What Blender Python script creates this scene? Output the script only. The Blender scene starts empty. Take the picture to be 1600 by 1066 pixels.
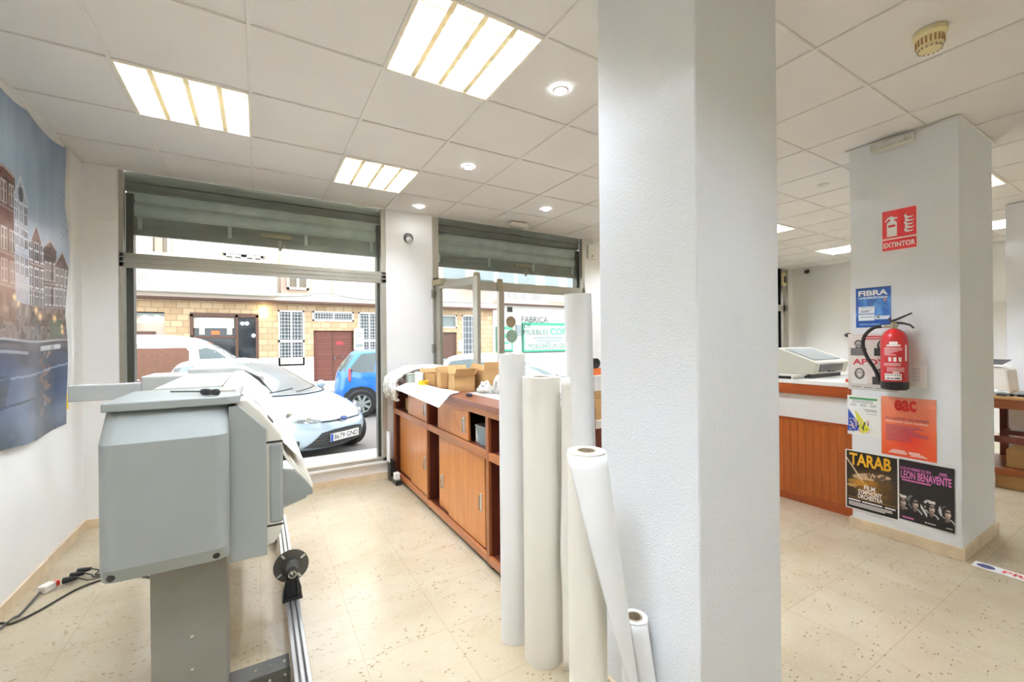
import bpy, bmesh, math, random
import numpy as np
from mathutils import Vector, Matrix
random.seed(7); np.random.seed(7)
S = bpy.context.scene
COL = S.collection
PI = math.pi

# ------------------------------------------------------------------ colours and materials
def lin(c):
    return c/12.92 if c <= 0.04045 else ((c+0.055)/1.055)**2.4
def C(r, g=None, b=None):
    if g is None: g = b = r
    return (lin(r/255), lin(g/255), lin(b/255), 1.0)

class NT:
    def __init__(s, name):
        s.m = bpy.data.materials.new(name); s.m.use_nodes = True
        s.t = s.m.node_tree; s.t.nodes.clear()
        s.out = s.n('ShaderNodeOutputMaterial'); s.b = s.n('ShaderNodeBsdfPrincipled')
        s.l(s.b.outputs[0], s.out.inputs[0])
    def n(s, k, **kw):
        x = s.t.nodes.new(k)
        for a, v in kw.items(): setattr(x, a, v)
        return x
    def l(s, a, b): s.t.links.new(a, b)
    def obj(s, scale=(1, 1, 1), rot=(0, 0, 0)):
        tc = s.n('ShaderNodeTexCoord'); mp = s.n('ShaderNodeMapping')
        mp.inputs['Scale'].default_value = scale; mp.inputs['Rotation'].default_value = rot
        s.l(tc.outputs['Object'], mp.inputs[0]); return mp.outputs[0]
    def noise(s, vec, scale, detail=4, rough=.5, dist=0):
        x = s.n('ShaderNodeTexNoise'); s.l(vec, x.inputs['Vector'])
        x.inputs['Scale'].default_value = scale; x.inputs['Detail'].default_value = detail
        x.inputs['Roughness'].default_value = rough; x.inputs['Distortion'].default_value = dist
        return x.outputs['Fac']
    def ramp(s, fac, stops):
        x = s.n('ShaderNodeValToRGB'); s.l(fac, x.inputs[0]); e = x.color_ramp.elements
        while len(e) < len(stops): e.new(.5)
        for k, (p, c) in enumerate(stops):
            e[k].position = p; e[k].color = c
        return x.outputs[0]
    def mix(s, fac, a, b, mode='MIX'):
        x = s.n('ShaderNodeMix', data_type='RGBA', blend_type=mode)
        for v, i in ((fac, 0), (a, 6), (b, 7)):
            if hasattr(v, 'is_linked'): s.l(v, x.inputs[i])
            else: x.inputs[i].default_value = v
        return x.outputs[2]
    def bump(s, h, strength=.3, dist=.01):
        x = s.n('ShaderNodeBump'); s.l(h, x.inputs['Height'])
        x.inputs['Strength'].default_value = strength; x.inputs['Distance'].default_value = dist
        s.l(x.outputs[0], s.b.inputs['Normal'])
    def set(s, **k):
        for a, v in k.items():
            i = s.b.inputs[a]
            if hasattr(v, 'is_linked'): s.l(v, i)
            else: i.default_value = v
        return s

def plain(name, col, rough=.5, metal=0, var=.06, scale=6, spec=.5, bump=0, bscale=200, coat=0):
    t = NT(name); v = t.obj()
    f = t.noise(v, scale)
    lo = tuple(max(0, c*(1-var)) for c in col[:3])+(1,); hi = tuple(min(1, c*(1+var)) for c in col[:3])+(1,)
    t.set(**{'Base Color': t.ramp(f, [(.3, lo), (.7, hi)]), 'Roughness': rough, 'Metallic': metal, 'Specular IOR Level': spec, 'Coat Weight': coat})
    if bump: t.bump(t.noise(v, bscale, 3), bump, .004)
    return t.m

def emit(name, col, strength):
    t = NT(name); t.set(**{'Base Color': col, 'Emission Color': col, 'Emission Strength': strength}); return t.m

def wood(name, c1, c2, axis='z', rough=.35, scale=1.0):
    t = NT(name)
    sc = {'z': (9, 9, .6), 'y': (9, .6, 9), 'x': (.6, 9, 9)}[axis]
    v = t.obj(tuple(k*scale for k in sc))
    f = t.noise(v, 3.0, 6, .6, .6); f2 = t.noise(t.obj(tuple(k*scale*6 for k in sc)), 4, 3)
    c = t.mix(.25, t.ramp(f, [(.3, c1), (.72, c2)]), t.ramp(f2, [(.35, c1), (.65, c2)]))
    t.set(**{'Base Color': c, 'Roughness': rough, 'Coat Weight': .25, 'Coat Roughness': .25}); return t.m

def plaster(name, col, bscale=90, strength=.35, dist=.004):
    t = NT(name); v = t.obj()
    f = t.noise(v, 1.7, 3)
    t.set(**{'Base Color': t.ramp(f, [(.3, tuple(c*.96 for c in col[:3])+(1,)), (.7, col)]), 'Roughness': .75, 'Specular IOR Level': .25})
    t.bump(t.noise(v, bscale, 5, .6), strength, dist); return t.m

def glass(name, tint=(1, 1, 1, 1), refl=.06, rough=.0):
    t = NT(name); t.t.nodes.remove(t.b)
    tr = t.n('ShaderNodeBsdfTransparent'); tr.inputs[0].default_value = tint
    gl = t.n('ShaderNodeBsdfGlossy'); gl.inputs['Roughness'].default_value = rough
    fr = t.n('ShaderNodeLayerWeight'); fr.inputs[0].default_value = refl
    mx = t.n('ShaderNodeMixShader'); t.l(fr.outputs['Fresnel'], mx.inputs[0]); t.l(tr.outputs[0], mx.inputs[1]); t.l(gl.outputs[0], mx.inputs[2])
    t.l(mx.outputs[0], t.out.inputs[0]); return t.m

def printed(name, rough=.35):
    t = NT(name); a = t.n('ShaderNodeAttribute', attribute_name='print')
    t.set(**{'Base Color': a.outputs['Color'], 'Roughness': rough}); return t.m

M = {}
M['wall'] = plaster('white_wall_paint', C(244, 243, 240), 60, .25)
M['column'] = plaster('white_stucco_paint', C(236, 238, 240), 150, .55, .006)
M['pier'] = plaster('white_board', C(242, 240, 235), 30, .05)
M['tile_ceiling'] = plaster('ceiling_tile', C(244, 242, 238), 260, .35, .003)
M['grid'] = plain('ceiling_grid_metal', C(240, 238, 232), .5)
M['slab_strip_shade'] = plain('slab_and_strip_shade', C(222, 219, 212), .9)
M['alu'] = plain('aged_aluminium', C(182, 178, 166), .38, .55, .08, 3)
M['alu_bright'] = plain('bright_aluminium', C(215, 215, 215), .3, .8, .05)
M['alu_dark'] = plain('dark_rail_grey', C(98, 97, 90), .5, .4)
M['steel'] = plain('polished_steel', C(200, 198, 190), .2, 1)
M['brass'] = plain('worn_brass', C(170, 160, 134), .4, .4)
M['glass'] = glass('clear_glass', (.97, .985, .98, 1), .12)
M['p_grey'] = plain('grey_painted_steel', C(150, 155, 152), .42, 0, .03, 4)
M['p_light'] = plain('light_grey_plastic', C(205, 207, 203), .45, 0, .03)
M['p_cream'] = plain('cream_plastic', C(220, 216, 203), .45, 0, .03)
M['p_leg'] = plain('grey_stand_paint', C(134, 132, 124), .5, 0, .04)
M['foot'] = plain('dark_grey_foot', C(88, 87, 83), .5, .2)
M['black'] = plain('black_plastic', C(26, 26, 27), .35)
M['rubber'] = plain('black_rubber', C(22, 22, 23), .7)
M['cable'] = plain('cable_grey', C(74, 72, 68), .6)
M['white_plastic'] = plain('white_plastic', C(236, 234, 226), .4, 0, .02)
M['old_plastic'] = plain('yellowed_plastic', C(226, 211, 160), .45, 0, .06)
M['paper'] = plain('white_paper', C(242, 242, 240), .8, 0, .015, 2, .2)
M['paper_cream'] = plain('cream_paper', C(238, 234, 222), .8, 0, .02, 2, .2)
M['core'] = plain('brown_card_core', C(176, 160, 136), .85)
M['card'] = plain('corrugated_cardboard', C(196, 158, 108), .85, 0, .06, 8, .2)
M['card_in'] = plain('cardboard_inside', C(158, 122, 78), .9, 0, .06, 8, .2)
M['red'] = plain('red_enamel', C(188, 24, 32), .28, 0, .03, 3, .5, 0, 0, .4)
M['red_plastic'] = plain('red_plastic', C(205, 50, 38), .4)
M['orange'] = plain('orange_plastic', C(226, 120, 60), .4)
M['yellow'] = plain('yellow_plastic', C(240, 204, 40), .45)
M['sign_red'] = plain('sign_red', C(206, 24, 34), .4, 0, .02)
M['sign_white'] = plain('sign_white', C(243, 240, 236), .45, 0, .02)
M['honey'] = wood('honey_veneer', C(186, 112, 48), C(214, 142, 70), 'z', .32)
M['rail_wood'] = wood('rail_wood_brown', C(150, 88, 46), C(184, 116, 64), 'y', .35)
M['stile'] = wood('stile_wood_brown', C(142, 80, 42), C(172, 104, 58), 'z', .35)
M['dark_wood'] = wood('dark_red_wood', C(74, 30, 18), C(104, 46, 28), 'z', .45)
M['top_wood'] = wood('worktop_wood', C(112, 66, 52), C(146, 90, 70), 'y', .28)
M['sapele'] = wood('sapele_panel', C(148, 72, 26), C(178, 94, 40), 'z', .35)
M['sapele_h'] = wood('sapele_rail', C(138, 58, 24), C(166, 80, 36), 'y', .32)
M['table_wood'] = wood('table_wood', C(120, 62, 26), C(150, 82, 40), 'y', .35)
M['table_top'] = wood('table_top_wood', C(176, 132, 78), C(198, 152, 96), 'y', .3)
M['cloth'] = plain('white_cloth', C(240, 238, 230), .9, 0, .05, 20, .2, .3, 80)
M['tape_white'] = plain('grey_pulp', C(216, 214, 206), .9, 0, .06, 25, .2, .3, 90)
M['skirt'] = plain('beige_marble_skirting', C(216, 196, 164), .3, 0, .12, 9)
M['print'] = printed('printed_paper')
M['print_gloss'] = printed('printed_vinyl', .25)

def floor_mat():
    t = NT('terrazzo_floor'); v = t.obj()
    br = t.n('ShaderNodeTexBrick'); t.l(v, br.inputs['Vector'])
    br.offset = 0; br.inputs['Scale'].default_value = 1; br.inputs['Brick Width'].default_value = .4; br.inputs['Row Height'].default_value = .4
    br.inputs['Mortar Size'].default_value = .0012; br.inputs['Mortar Smooth'].default_value = .2
    br.inputs['Color1'].default_value = (1, 1, 1, 1); br.inputs['Color2'].default_value = (.97, .97, .96, 1); br.inputs['Mortar'].default_value = (.72, .68, .60, 1)
    base = t.ramp(t.noise(v, 2.2, 5, .6), [(.3, C(180, 165, 138)), (.7, C(193, 180, 156))])
    vo = t.n('ShaderNodeTexVoronoi'); t.l(t.obj((26, 60, 1), (0, 0, .35)), vo.inputs['Vector']); vo.inputs['Scale'].default_value = 1
    vo2 = t.n('ShaderNodeTexVoronoi'); t.l(t.obj((75, 42, 1), (0, 0, -.5)), vo2.inputs['Vector']); vo2.inputs['Scale'].default_value = 1
    chip = t.ramp(vo.outputs['Distance'], [(.13, (1, 1, 1, 1)), (.25, (0, 0, 0, 1))])
    pick = t.ramp(t.noise(v, 9, 2), [(.47, (0, 0, 0, 1)), (.56, (1, 1, 1, 1))])
    chip2 = t.ramp(vo2.outputs['Distance'], [(.10, (1, 1, 1, 1)), (.24, (0, 0, 0, 1))])
    m1 = t.mix(1.0, chip, pick, 'MULTIPLY')
    col = t.mix(m1, base, C(134, 113, 80)); col = t.mix(t.mix(.45, (0, 0, 0, 1), chip2), col, C(210, 199, 178))
    col = t.mix(1.0, col, br.outputs['Color'], 'MULTIPLY')
    t.set(**{'Base Color': col, 'Roughness': t.ramp(t.noise(v, 5, 4), [(.3, (.14,)*3+(1,)), (.7, (.24,)*3+(1,))]), 'Specular IOR Level': .4})
    return t.m
M['floor'] = floor_mat()

def brickmat(name, c1, c2, mortar, w, h, ms=.006, rough=.8, bias=0, axis='xz'):
    t = NT(name); tc = t.n('ShaderNodeTexCoord'); sp = t.n('ShaderNodeSeparateXYZ'); cb = t.n('ShaderNodeCombineXYZ')
    t.l(tc.outputs['Object'], sp.inputs[0]); t.l(sp.outputs['X'], cb.inputs['X']); t.l(sp.outputs['Z'], cb.inputs['Y'])
    br = t.n('ShaderNodeTexBrick'); t.l(cb.outputs[0], br.inputs['Vector']); br.inputs['Scale'].default_value = 1
    br.inputs['Brick Width'].default_value = w; br.inputs['Row Height'].default_value = h; br.inputs['Mortar Size'].default_value = ms
    br.inputs['Bias'].default_value = bias
    br.inputs['Color1'].default_value = c1; br.inputs['Color2'].default_value = c2; br.inputs['Mortar'].default_value = mortar
    t.set(**{'Base Color': br.outputs['Color'], 'Roughness': rough}); t.bump(br.outputs['Fac'], .3, -.01); return t.m
M['stone'] = brickmat('stone_cladding', C(200, 176, 142), C(180, 150, 116), C(150, 128, 104), .34, .22, .012)
M['blind'] = plain('drawn_blind', C(128, 116, 102), .8, 0, .1, 8)
M['stone_pale'] = brickmat('pale_stone_base', C(214, 206, 196), C(200, 192, 184), C(170, 164, 156), .8, .5, .01)
M['facade'] = plain('cream_render', C(196, 183, 170), .9, 0, .03, .6)
M['facade_pink'] = plain('pink_render', C(200, 174, 157), .9, 0, .03, .6)
M['facade_white'] = plain('white_render', C(214, 212, 206), .9, 0, .03, .6)
M['brown_door'] = brickmat('brown_slatted_door', C(112, 64, 54), C(122, 72, 60), C(84, 46, 40), 3, .085, .012, .6)
M['asphalt'] = plain('asphalt', C(128, 122, 118), .95, 0, .15, 30)
M['paving'] = plain('pale_pavement', C(188, 184, 176), .9, 0, .06, 5)
M['dark_glass'] = plain('dark_shop_glass', C(52, 56, 60), .08, 0, .1, 2, .6)
M['grille_glass'] = plain('barred_window_glass', C(84, 92, 100), .25, 0, .2, 3)
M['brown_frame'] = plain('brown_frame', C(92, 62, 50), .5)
M['white_paint'] = plain('white_paint', C(226, 224, 220), .5, 0, .02)
M['slat'] = plain('roller_shutter_steel', C(190, 198, 190), .4, .15, .12, 5)
M['slat_dark'] = plain('roller_shutter_dark', C(146, 148, 138), .5, .1, .12, 4)
M['car_white'] = plain('white_car_paint', C(238, 240, 243), .25, 0, .01, 1, .5, 0, 0, .8)
M['car_silver'] = plain('silver_blue_car_paint', C(178, 194, 208), .28, .25, .02, 1, .5, 0, 0, .8)
M['car_blue'] = plain('bright_blue_car_paint', C(44, 118, 206), .25, .1, .02, 1, .5, 0, 0, .8)
M['car_glass'] = plain('car_window_glass', C(70, 82, 84), .06, 0, .3, 2, .7)
M['car_screen'] = plain('car_windscreen_glass', C(104, 114, 118), .06, 0, .2, 2, .6)
M['car_black'] = plain('car_black_trim', C(48, 50, 54), .5)
M['tyre'] = plain('tyre_rubber', C(44, 42, 42), .8)
M['lamp_clear'] = plain('headlamp_lens', C(150, 154, 154), .15, .5, .2, 18)
M['lamp_red'] = plain('tail_lamp_red', C(196, 92, 98), .25)
M['ply'] = plain('speckled_brown_ply', C(112, 78, 62), .8, 0, .25, 40)
M['badge'] = plain('blue_badge', C(40, 62, 120), .3)
M['green'] = plain('sign_green', C(64, 156, 122), .5)
M['mint'] = plain('sign_mint', C(176, 212, 196), .5)
M['sign_dark'] = plain('sign_dark_green', C(38, 62, 54), .5)
M['ink'] = plain('black_ink', C(30, 36, 38), .6)
M['ink_grey'] = plain('grey_ink', C(130, 140, 140), .6)
M['tube'] = emit('fluorescent_tube', (.78, .86, 1.0, 1), 135)
M['led'] = emit('white_led_spot', (.92, .96, 1.0, 1), 40)
M['glow'] = emit('warm_wall_lamp', (1.0, .80, .45, 1), 5)
def translucent(name, col, fac=.45):
    t = NT(name); tr = t.n('ShaderNodeBsdfTranslucent'); tr.inputs[0].default_value = col
    mx = t.n('ShaderNodeMixShader'); mx.inputs[0].default_value = fac; t.set(**{'Base Color': col, 'Roughness': .35})
    t.l(t.b.outputs[0], mx.inputs[1]); t.l(tr.outputs[0], mx.inputs[2]); t.l(mx.outputs[0], t.out.inputs[0]); return t.m
M['reflector'] = translucent('lamp_housing_white', C(248, 243, 228))
M['louvre'] = translucent('louvre_cream', C(232, 222, 190), .22)
M['fluted'] = None

# ------------------------------------------------------------------ objects
ORG = {}
def link(o, parent=None):
    COL.objects.link(o)
    if parent is not None: o.parent = parent
    return o
def tag(o, label=None, cat=None, group=None, kind=None):
    if label: o['label'] = label
    if cat: o['category'] = cat
    if group: o['group'] = group
    if kind: o['kind'] = kind
    return o
def thing(name, label, cat, loc=(0, 0, 0), group=None, rotz=0, local=False):
    o = bpy.data.objects.new(name, None); o.empty_display_size = .1
    COL.objects.link(o); o.location = loc; o.rotation_euler = (0, 0, rotz)
    tag(o, label, cat, group); ORG[o.name] = Vector((0, 0, 0)) if local else Vector(loc)
    return o
def dup(root, loc=None, label=None, group=None):
    r = root.copy(); COL.objects.link(r)
    if loc is not None: r.location = loc
    if label: r['label'] = label
    if group: r['group'] = group
    for ch in list(root.children):
        c = ch.copy(); COL.objects.link(c); c.parent = r
        for g in list(ch.children):
            d = g.copy(); COL.objects.link(d); d.parent = c
    return r

class MB:
    def __init__(s): s.v = []; s.f = []; s.mi = []; s.m = 0
    def add(s, vs, fs):
        k = len(s.v); s.v += [tuple(x) for x in vs]; s.f += [tuple(i+k for i in f) for f in fs]; s.mi += [s.m]*len(fs); return s
    def box(s, x0, x1, y0, y1, z0, z1):
        v = [(x0, y0, z0), (x1, y0, z0), (x1, y1, z0), (x0, y1, z0), (x0, y0, z1), (x1, y0, z1), (x1, y1, z1), (x0, y1, z1)]
        return s.add(v, [(3, 2, 1, 0), (4, 5, 6, 7), (0, 1, 5, 4), (1, 2, 6, 5), (2, 3, 7, 6), (3, 0, 4, 7)])
    def obox(s, c, ux, uy, uz, a, b, d):
        c, ux, uy, uz = Vector(c), Vector(ux).normalized()*a/2, Vector(uy).normalized()*b/2, Vector(uz).normalized()*d/2
        v = [c+i*ux+j*uy+k*uz for k in (-1, 1) for i, j in ((-1, -1), (1, -1), (1, 1), (-1, 1))]
        return s.add(v, [(3, 2, 1, 0), (4, 5, 6, 7), (0, 1, 5, 4), (1, 2, 6, 5), (2, 3, 7, 6), (3, 0, 4, 7)])
    def prism(s, pts, axis, a, b):
        def P(p, t): return {'x': (t, p[0], p[1]), 'y': (p[0], t, p[1]), 'z': (p[0], p[1], t)}[axis]
        n = len(pts); v = [P(p, a) for p in pts]+[P(p, b) for p in pts]
        return s.add(v, [tuple(range(n))[::-1], tuple(range(n, 2*n))]+[(i, (i+1) % n, n+(i+1) % n, n+i) for i in range(n)])
    def lathe(s, prof, c=(0, 0, 0), axis=(0, 0, 1), seg=24, close=False):
        ax = Vector(axis).normalized(); u = ax.orthogonal().normalized(); w = ax.cross(u); c = Vector(c)
        n = len(prof); v = []
        for k in range(seg):
            a = 2*PI*k/seg; d = u*math.cos(a)+w*math.sin(a)
            for r, h in prof: v.append(c+d*r+ax*h)
        f = []
        for k in range(seg):
            k2 = (k+1) % seg
            for i in range(n-1 if not close else n):
                i2 = (i+1) % n
                f.append((k*n+i, k2*n+i, k2*n+i2, k*n+i2))
        return s.add(v, f)
    def cyl(s, p0, p1, r, seg=16, r1=None):
        p0, p1 = Vector(p0), Vector(p1); L = (p1-p0).length; r1 = r if r1 is None else r1
        return s.lathe([(0.0001, 0), (r, 0), (r1, L), (0.0001, L)], p0, p1-p0, seg)
    def tube(s, pts, r, seg=8, cap=True):
        pts = [Vector(p) for p in pts]; n = len(pts); v = []; u = None
        for i, p in enumerate(pts):
            d = (pts[min(i+1, n-1)]-pts[max(i-1, 0)]).normalized()
            u = d.orthogonal().normalized() if u is None else (u-d*u.dot(d)).normalized()
            w = d.cross(u); rr = r[i] if isinstance(r, (list, tuple)) else r
            for k in range(seg):
                a = 2*PI*k/seg; v.append(p+u*rr*math.cos(a)+w*rr*math.sin(a))
        f = [(i*seg+k, i*seg+(k+1) % seg, (i+1)*seg+(k+1) % seg, (i+1)*seg+k) for i in range(n-1) for k in range(seg)]
        if cap: f += [tuple(range(seg))[::-1], tuple((n-1)*seg+k for k in range(seg))]
        return s.add(v, f)
    def grid(s, fn, nu, nv, wrapu=False):
        v = [fn(i/nu, j/nv) for j in range(nv+1) for i in range(nu+(0 if wrapu else 1))]; w = nu if wrapu else nu+1
        f = [(j*w+i, j*w+(i+1) % w, (j+1)*w+(i+1) % w, (j+1)*w+i) for j in range(nv) for i in range(nu)]
        return s.add(v, f)
    def loft(s, rings, cap0=True, cap1=True):
        n = len(rings[0]); v = [p for r in rings for p in r]
        f = [(j*n+i, j*n+(i+1) % n, (j+1)*n+(i+1) % n, (j+1)*n+i) for j in range(len(rings)-1) for i in range(n)]
        if cap0: f.append(tuple(range(n))[::-1])
        if cap1: f.append(tuple((len(rings)-1)*n+i for i in range(n)))
        return s.add(v, f)
    def build(s, name, mat, parent=None, smooth=None, bevel=0, solid=0, label=None, subd=0):
        me = bpy.data.meshes.new(name)
        o = ORG.get(parent.name, Vector((0, 0, 0))) if parent is not None else Vector((0, 0, 0))
        me.from_pydata([(p[0]-o.x, p[1]-o.y, p[2]-o.z) for p in s.v], [], s.f)
        mats = mat if isinstance(mat, (list, tuple)) else [mat]
        for q in mats: me.materials.append(q)
        if len(mats) > 1: me.polygons.foreach_set('material_index', s.mi)
        bm = bmesh.new(); bm.from_mesh(me); bmesh.ops.recalc_face_normals(bm, faces=bm.faces); bm.to_mesh(me); bm.free()
        if smooth is not None:
            me.polygons.foreach_set('use_smooth', [True]*len(me.polygons)); me.set_sharp_from_angle(angle=math.radians(smooth))
        ob = bpy.data.objects.new(name, me); link(ob, parent); ORG[ob.name] = o
        if solid:
            q = ob.modifiers.new('solid', 'SOLIDIFY'); q.thickness = solid; q.offset = 0
        if subd:
            q = ob.modifiers.new('sub', 'SUBSURF'); q.levels = q.render_levels = subd
        if bevel:
            q = ob.modifiers.new('bevel', 'BEVEL'); q.width = bevel; q.segments = 2; q.limit_method = 'ANGLE'; q.angle_limit = math.radians(40)
        if label: ob['label'] = label
        return ob
def B(name, mat, parent, *dims, bevel=0, label=None):
    return MB().box(*dims).build(name, mat, parent, bevel=bevel, label=label)
def struct(o): o['kind'] = 'structure'; return o

def text(name, s, mat, parent, org, xd, yd, w, h, bold=0.0, thick=.0006, rot=0, space=1.0):
    """flat lettering fitted into a w x h box whose lower left corner is org"""
    cu = bpy.data.curves.new('lettering', 'FONT'); cu.body = s; cu.size = 1; cu.offset = bold; cu.resolution_u = 3; cu.space_character = space
    t = bpy.data.objects.new('lettering', cu); COL.objects.link(t)
    me = bpy.data.meshes.new_from_object(t); bpy.data.objects.remove(t)
    co = np.array([v.co[:] for v in me.vertices])
    lo, hi = co.min(0), co.max(0)
    xd, yd = Vector(xd).normalized(), Vector(yd).normalized(); nd = xd.cross(yd)
    o = ORG.get(parent.name, Vector((0, 0, 0))) if parent is not None else Vector((0, 0, 0))
    base = Vector(org)-o
    for v in me.vertices:
        a = (v.co.x-lo[0])/(hi[0]-lo[0])*w; b = (v.co.y-lo[1])/(hi[1]-lo[1])*h
        v.co = base+xd*a+yd*b+nd*thick
    me.materials.clear(); me.materials.append(mat); me.name = name
    ob = bpy.data.objects.new(name, me); link(ob, parent); ORG[ob.name] = o; return ob

def flat(pts2, org, xd, yd, lift):
    """polygon given in sheet coordinates -> world points"""
    xd, yd = Vector(xd).normalized(), Vector(yd).normalized(); nd = xd.cross(yd); o = Vector(org)
    return [o+xd*a+yd*b+nd*lift for a, b in pts2]
def poly(name, pts2, org, xd, yd, lift, mat, parent):
    p = flat(pts2, org, xd, yd, lift); return MB().add(p, [tuple(range(len(p)))]).build(name, mat, parent)
def bars(name, rects, org, xd, yd, lift, mat, parent):
    m = MB()
    for x, y, w, h in rects:
        m.add(flat([(x, y), (x+w, y), (x+w, y+h), (x, y+h)], org, xd, yd, lift), [(0, 1, 2, 3)])
    return m.build(name, mat, parent)

def sheet(name, org, xd, yd, w, h, nx, ny, paint, mat, parent=None, bulge=None, thick=.0008):
    """a sheet of printed paper; paint(U, V) -> sRGB 0..255 image evaluated over the grid (U right, V up)"""
    U, V = np.meshgrid(np.linspace(0, 1, nx+1), np.linspace(0, 1, ny+1))
    img = np.clip(paint(U, V)/255.0, 0, 1)
    img = np.where(img <= .04045, img/12.92, ((img+.055)/1.055)**2.4)
    xd, yd = Vector(xd).normalized(), Vector(yd).normalized(); nd = xd.cross(yd); o = Vector(org)
    m = MB()
    def fn(u, v):
        du, dv, dn = bulge(u, v) if bulge else (0, 0, 0)
        return o+xd*(u*w+du)+yd*(v*h+dv)+nd*(thick+dn)
    m.grid(fn, nx, ny)
    ob = m.build(name, mat, parent)
    at = ob.data.color_attributes.new('print', 'FLOAT_COLOR', 'POINT')
    buf = np.ones(((nx+1)*(ny+1), 4), np.float32); buf[:, :3] = img.reshape(-1, 3)
    at.data.foreach_set('color', buf.ravel()); return ob

# ------------------------------------------------------------------ the room
CZ = 2.856
YW = 4.60          # inner face of the shop-window wall
XL, XR, YB = -1.175, 9.5, -3.0
struct(B('floor', M['floor'], None, XL-.2, XR+.2, YB-.2, YW+.05, -.1, 0))
struct(B('wall_left', M['wall'], None, XL-.15, XL, YB-.15, YW+.25, 0, CZ+.25))
struct(B('wall_back', M['wall'], None, XL-.15, XR+.15, YB-.15, YB, 0, CZ+.25))
struct(B('wall_right', M['wall'], None, XR, XR+.15, YB-.15, YW+.25, 0, CZ+.25))
m = MB()
WX0, WX1, DX0, DX1 = -.965, 1.175, 1.70, 3.92
VX0, VX1 = 7.6, 9.30
m.box(XL, WX0, YW-.04, YW+.25, 0, CZ+.1).box(WX0, WX1, YW, YW+.25, 0, .155).box(WX1, DX0, YW, YW+.25, 0, CZ+.1)
m.box(DX1, VX0, YW, YW+.25, 0, CZ+.1).box(VX0, VX1, YW, YW+.25, 0, .5).box(VX1, XR, YW, YW+.25, 0, CZ+.1).box(DX0, DX1, YW, YW+.25, -.1, .0)
struct(m.build('wall_front', M['wall'], None))
struct(B('wall_panel', M['pier'], None, XL+.09, WX0-.005, YW-.052, YW-.04, 2.43, CZ))
m = MB(); m.box(WX0-.01, WX1+.01, YW-.03, YW+.25, .155, .18)
struct(m.build('window_sill', M['pier'], None, bevel=.004))
# ceiling: lay-in tiles in a 60 cm grid
GX, GY = -.027, 2.24
troffer_cells = [(-1, 1), (1, -1), (1, 2), (9, 1), (13, 1), (9, -2), (13, -2), (1, -5), (-1, -3), (5, -9), (13, -5), (13, -9), (9, -9), (4, -1), (7, 2)]  # last pair added out of sight behind the column to brighten the right side
ch = MB(); gr = MB()
i0, i1, j0, j1 = -2, 15, -9, 3
for i in range(i0, i1+1):
    for j in range(j0, j1+1):
        x0, x1 = max(GX+.6*i, XL), min(GX+.6*(i+1), XR); y0, y1 = max(GY+.6*j, YB), min(GY+.6*(j+1), YW)
        if x1-x0 < .01 or y1-y0 < .01 or (i, j) in troffer_cells: continue
        ch.add([(x0, y0, CZ+.006), (x0, y1, CZ+.006), (x1, y1, CZ+.006), (x1, y0, CZ+.006)], [(0, 1, 2, 3)])
struct(ch.build('ceiling', M['tile_ceiling'], None))
for i in range(i0, i1+2):
    x = GX+.6*i
    if XL < x < XR: gr.box(x-.008, x+.008, YB, YW-.001, CZ-.001, CZ+.004)
for j in range(j0, j1+2):
    y = GY+.6*j
    if YB < y < YW: gr.box(XL, XR, y-.006, y+.006, CZ, CZ+.004)
gr.box(XL, XL+.02, YB, YW, CZ-.002, CZ+.004).box(XL, XR, YW-.012, YW, CZ-.002, CZ+.004).box(XR-.02, XR, YB, YW, CZ-.002, CZ+.004)
struct(gr.build('trim_1', M['grid'], None))
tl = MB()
for i in range(i0, i1+2):                      # thin solid strip, coloured darker to stand in for shade beside each bar
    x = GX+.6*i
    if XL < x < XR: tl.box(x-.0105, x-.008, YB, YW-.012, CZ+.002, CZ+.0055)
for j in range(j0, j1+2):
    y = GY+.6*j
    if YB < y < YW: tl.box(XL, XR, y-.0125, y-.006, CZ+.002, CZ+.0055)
struct(tl.build('trim_shade', M['slab_strip_shade'], None))
struct(B('roof_slab', M['slab_strip_shade'], None, XL-.15, XR+.15, YB-.15, YW+.25, CZ+.25, CZ+.4))
# skirting
struct(B('baseboard_left', M['skirt'], None, XL, XL+.012, YB, YW-.04, 0, .07))
m = MB(); m.box(XL+.012, WX1+.5, YW-.052, YW-.04, 0, .07); m.box(WX0, DX0, YW-.04, YW, 0, .05)
struct(m.build('baseboard_front', M['skirt'], None))
# columns
def column(k, x0, x1, y0, y1, base=True):
    m = MB(); m.box(x0, x1, y0, y1, 0, CZ)
    o = struct(m.build('column_%d' % k, M['column'], None, bevel=.006))
    if base:
        struct(MB().box(x0-.016, x1+.016, y0-.016, y1+.016, 0, .075).build('baseboard_%d' % k, M['skirt'], None, bevel=.002))
column(1, 1.211, 1.694, .87, 1.325)
column(2, 3.88, 4.63, .88, 1.472)
column(3, 6.93, 7.5, .55, 1.225)
struct(MB().box(3.86, 4.65, .865, 1.49, CZ-.006, CZ-.0012).build('trim_3', M['grid'], None))

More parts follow.
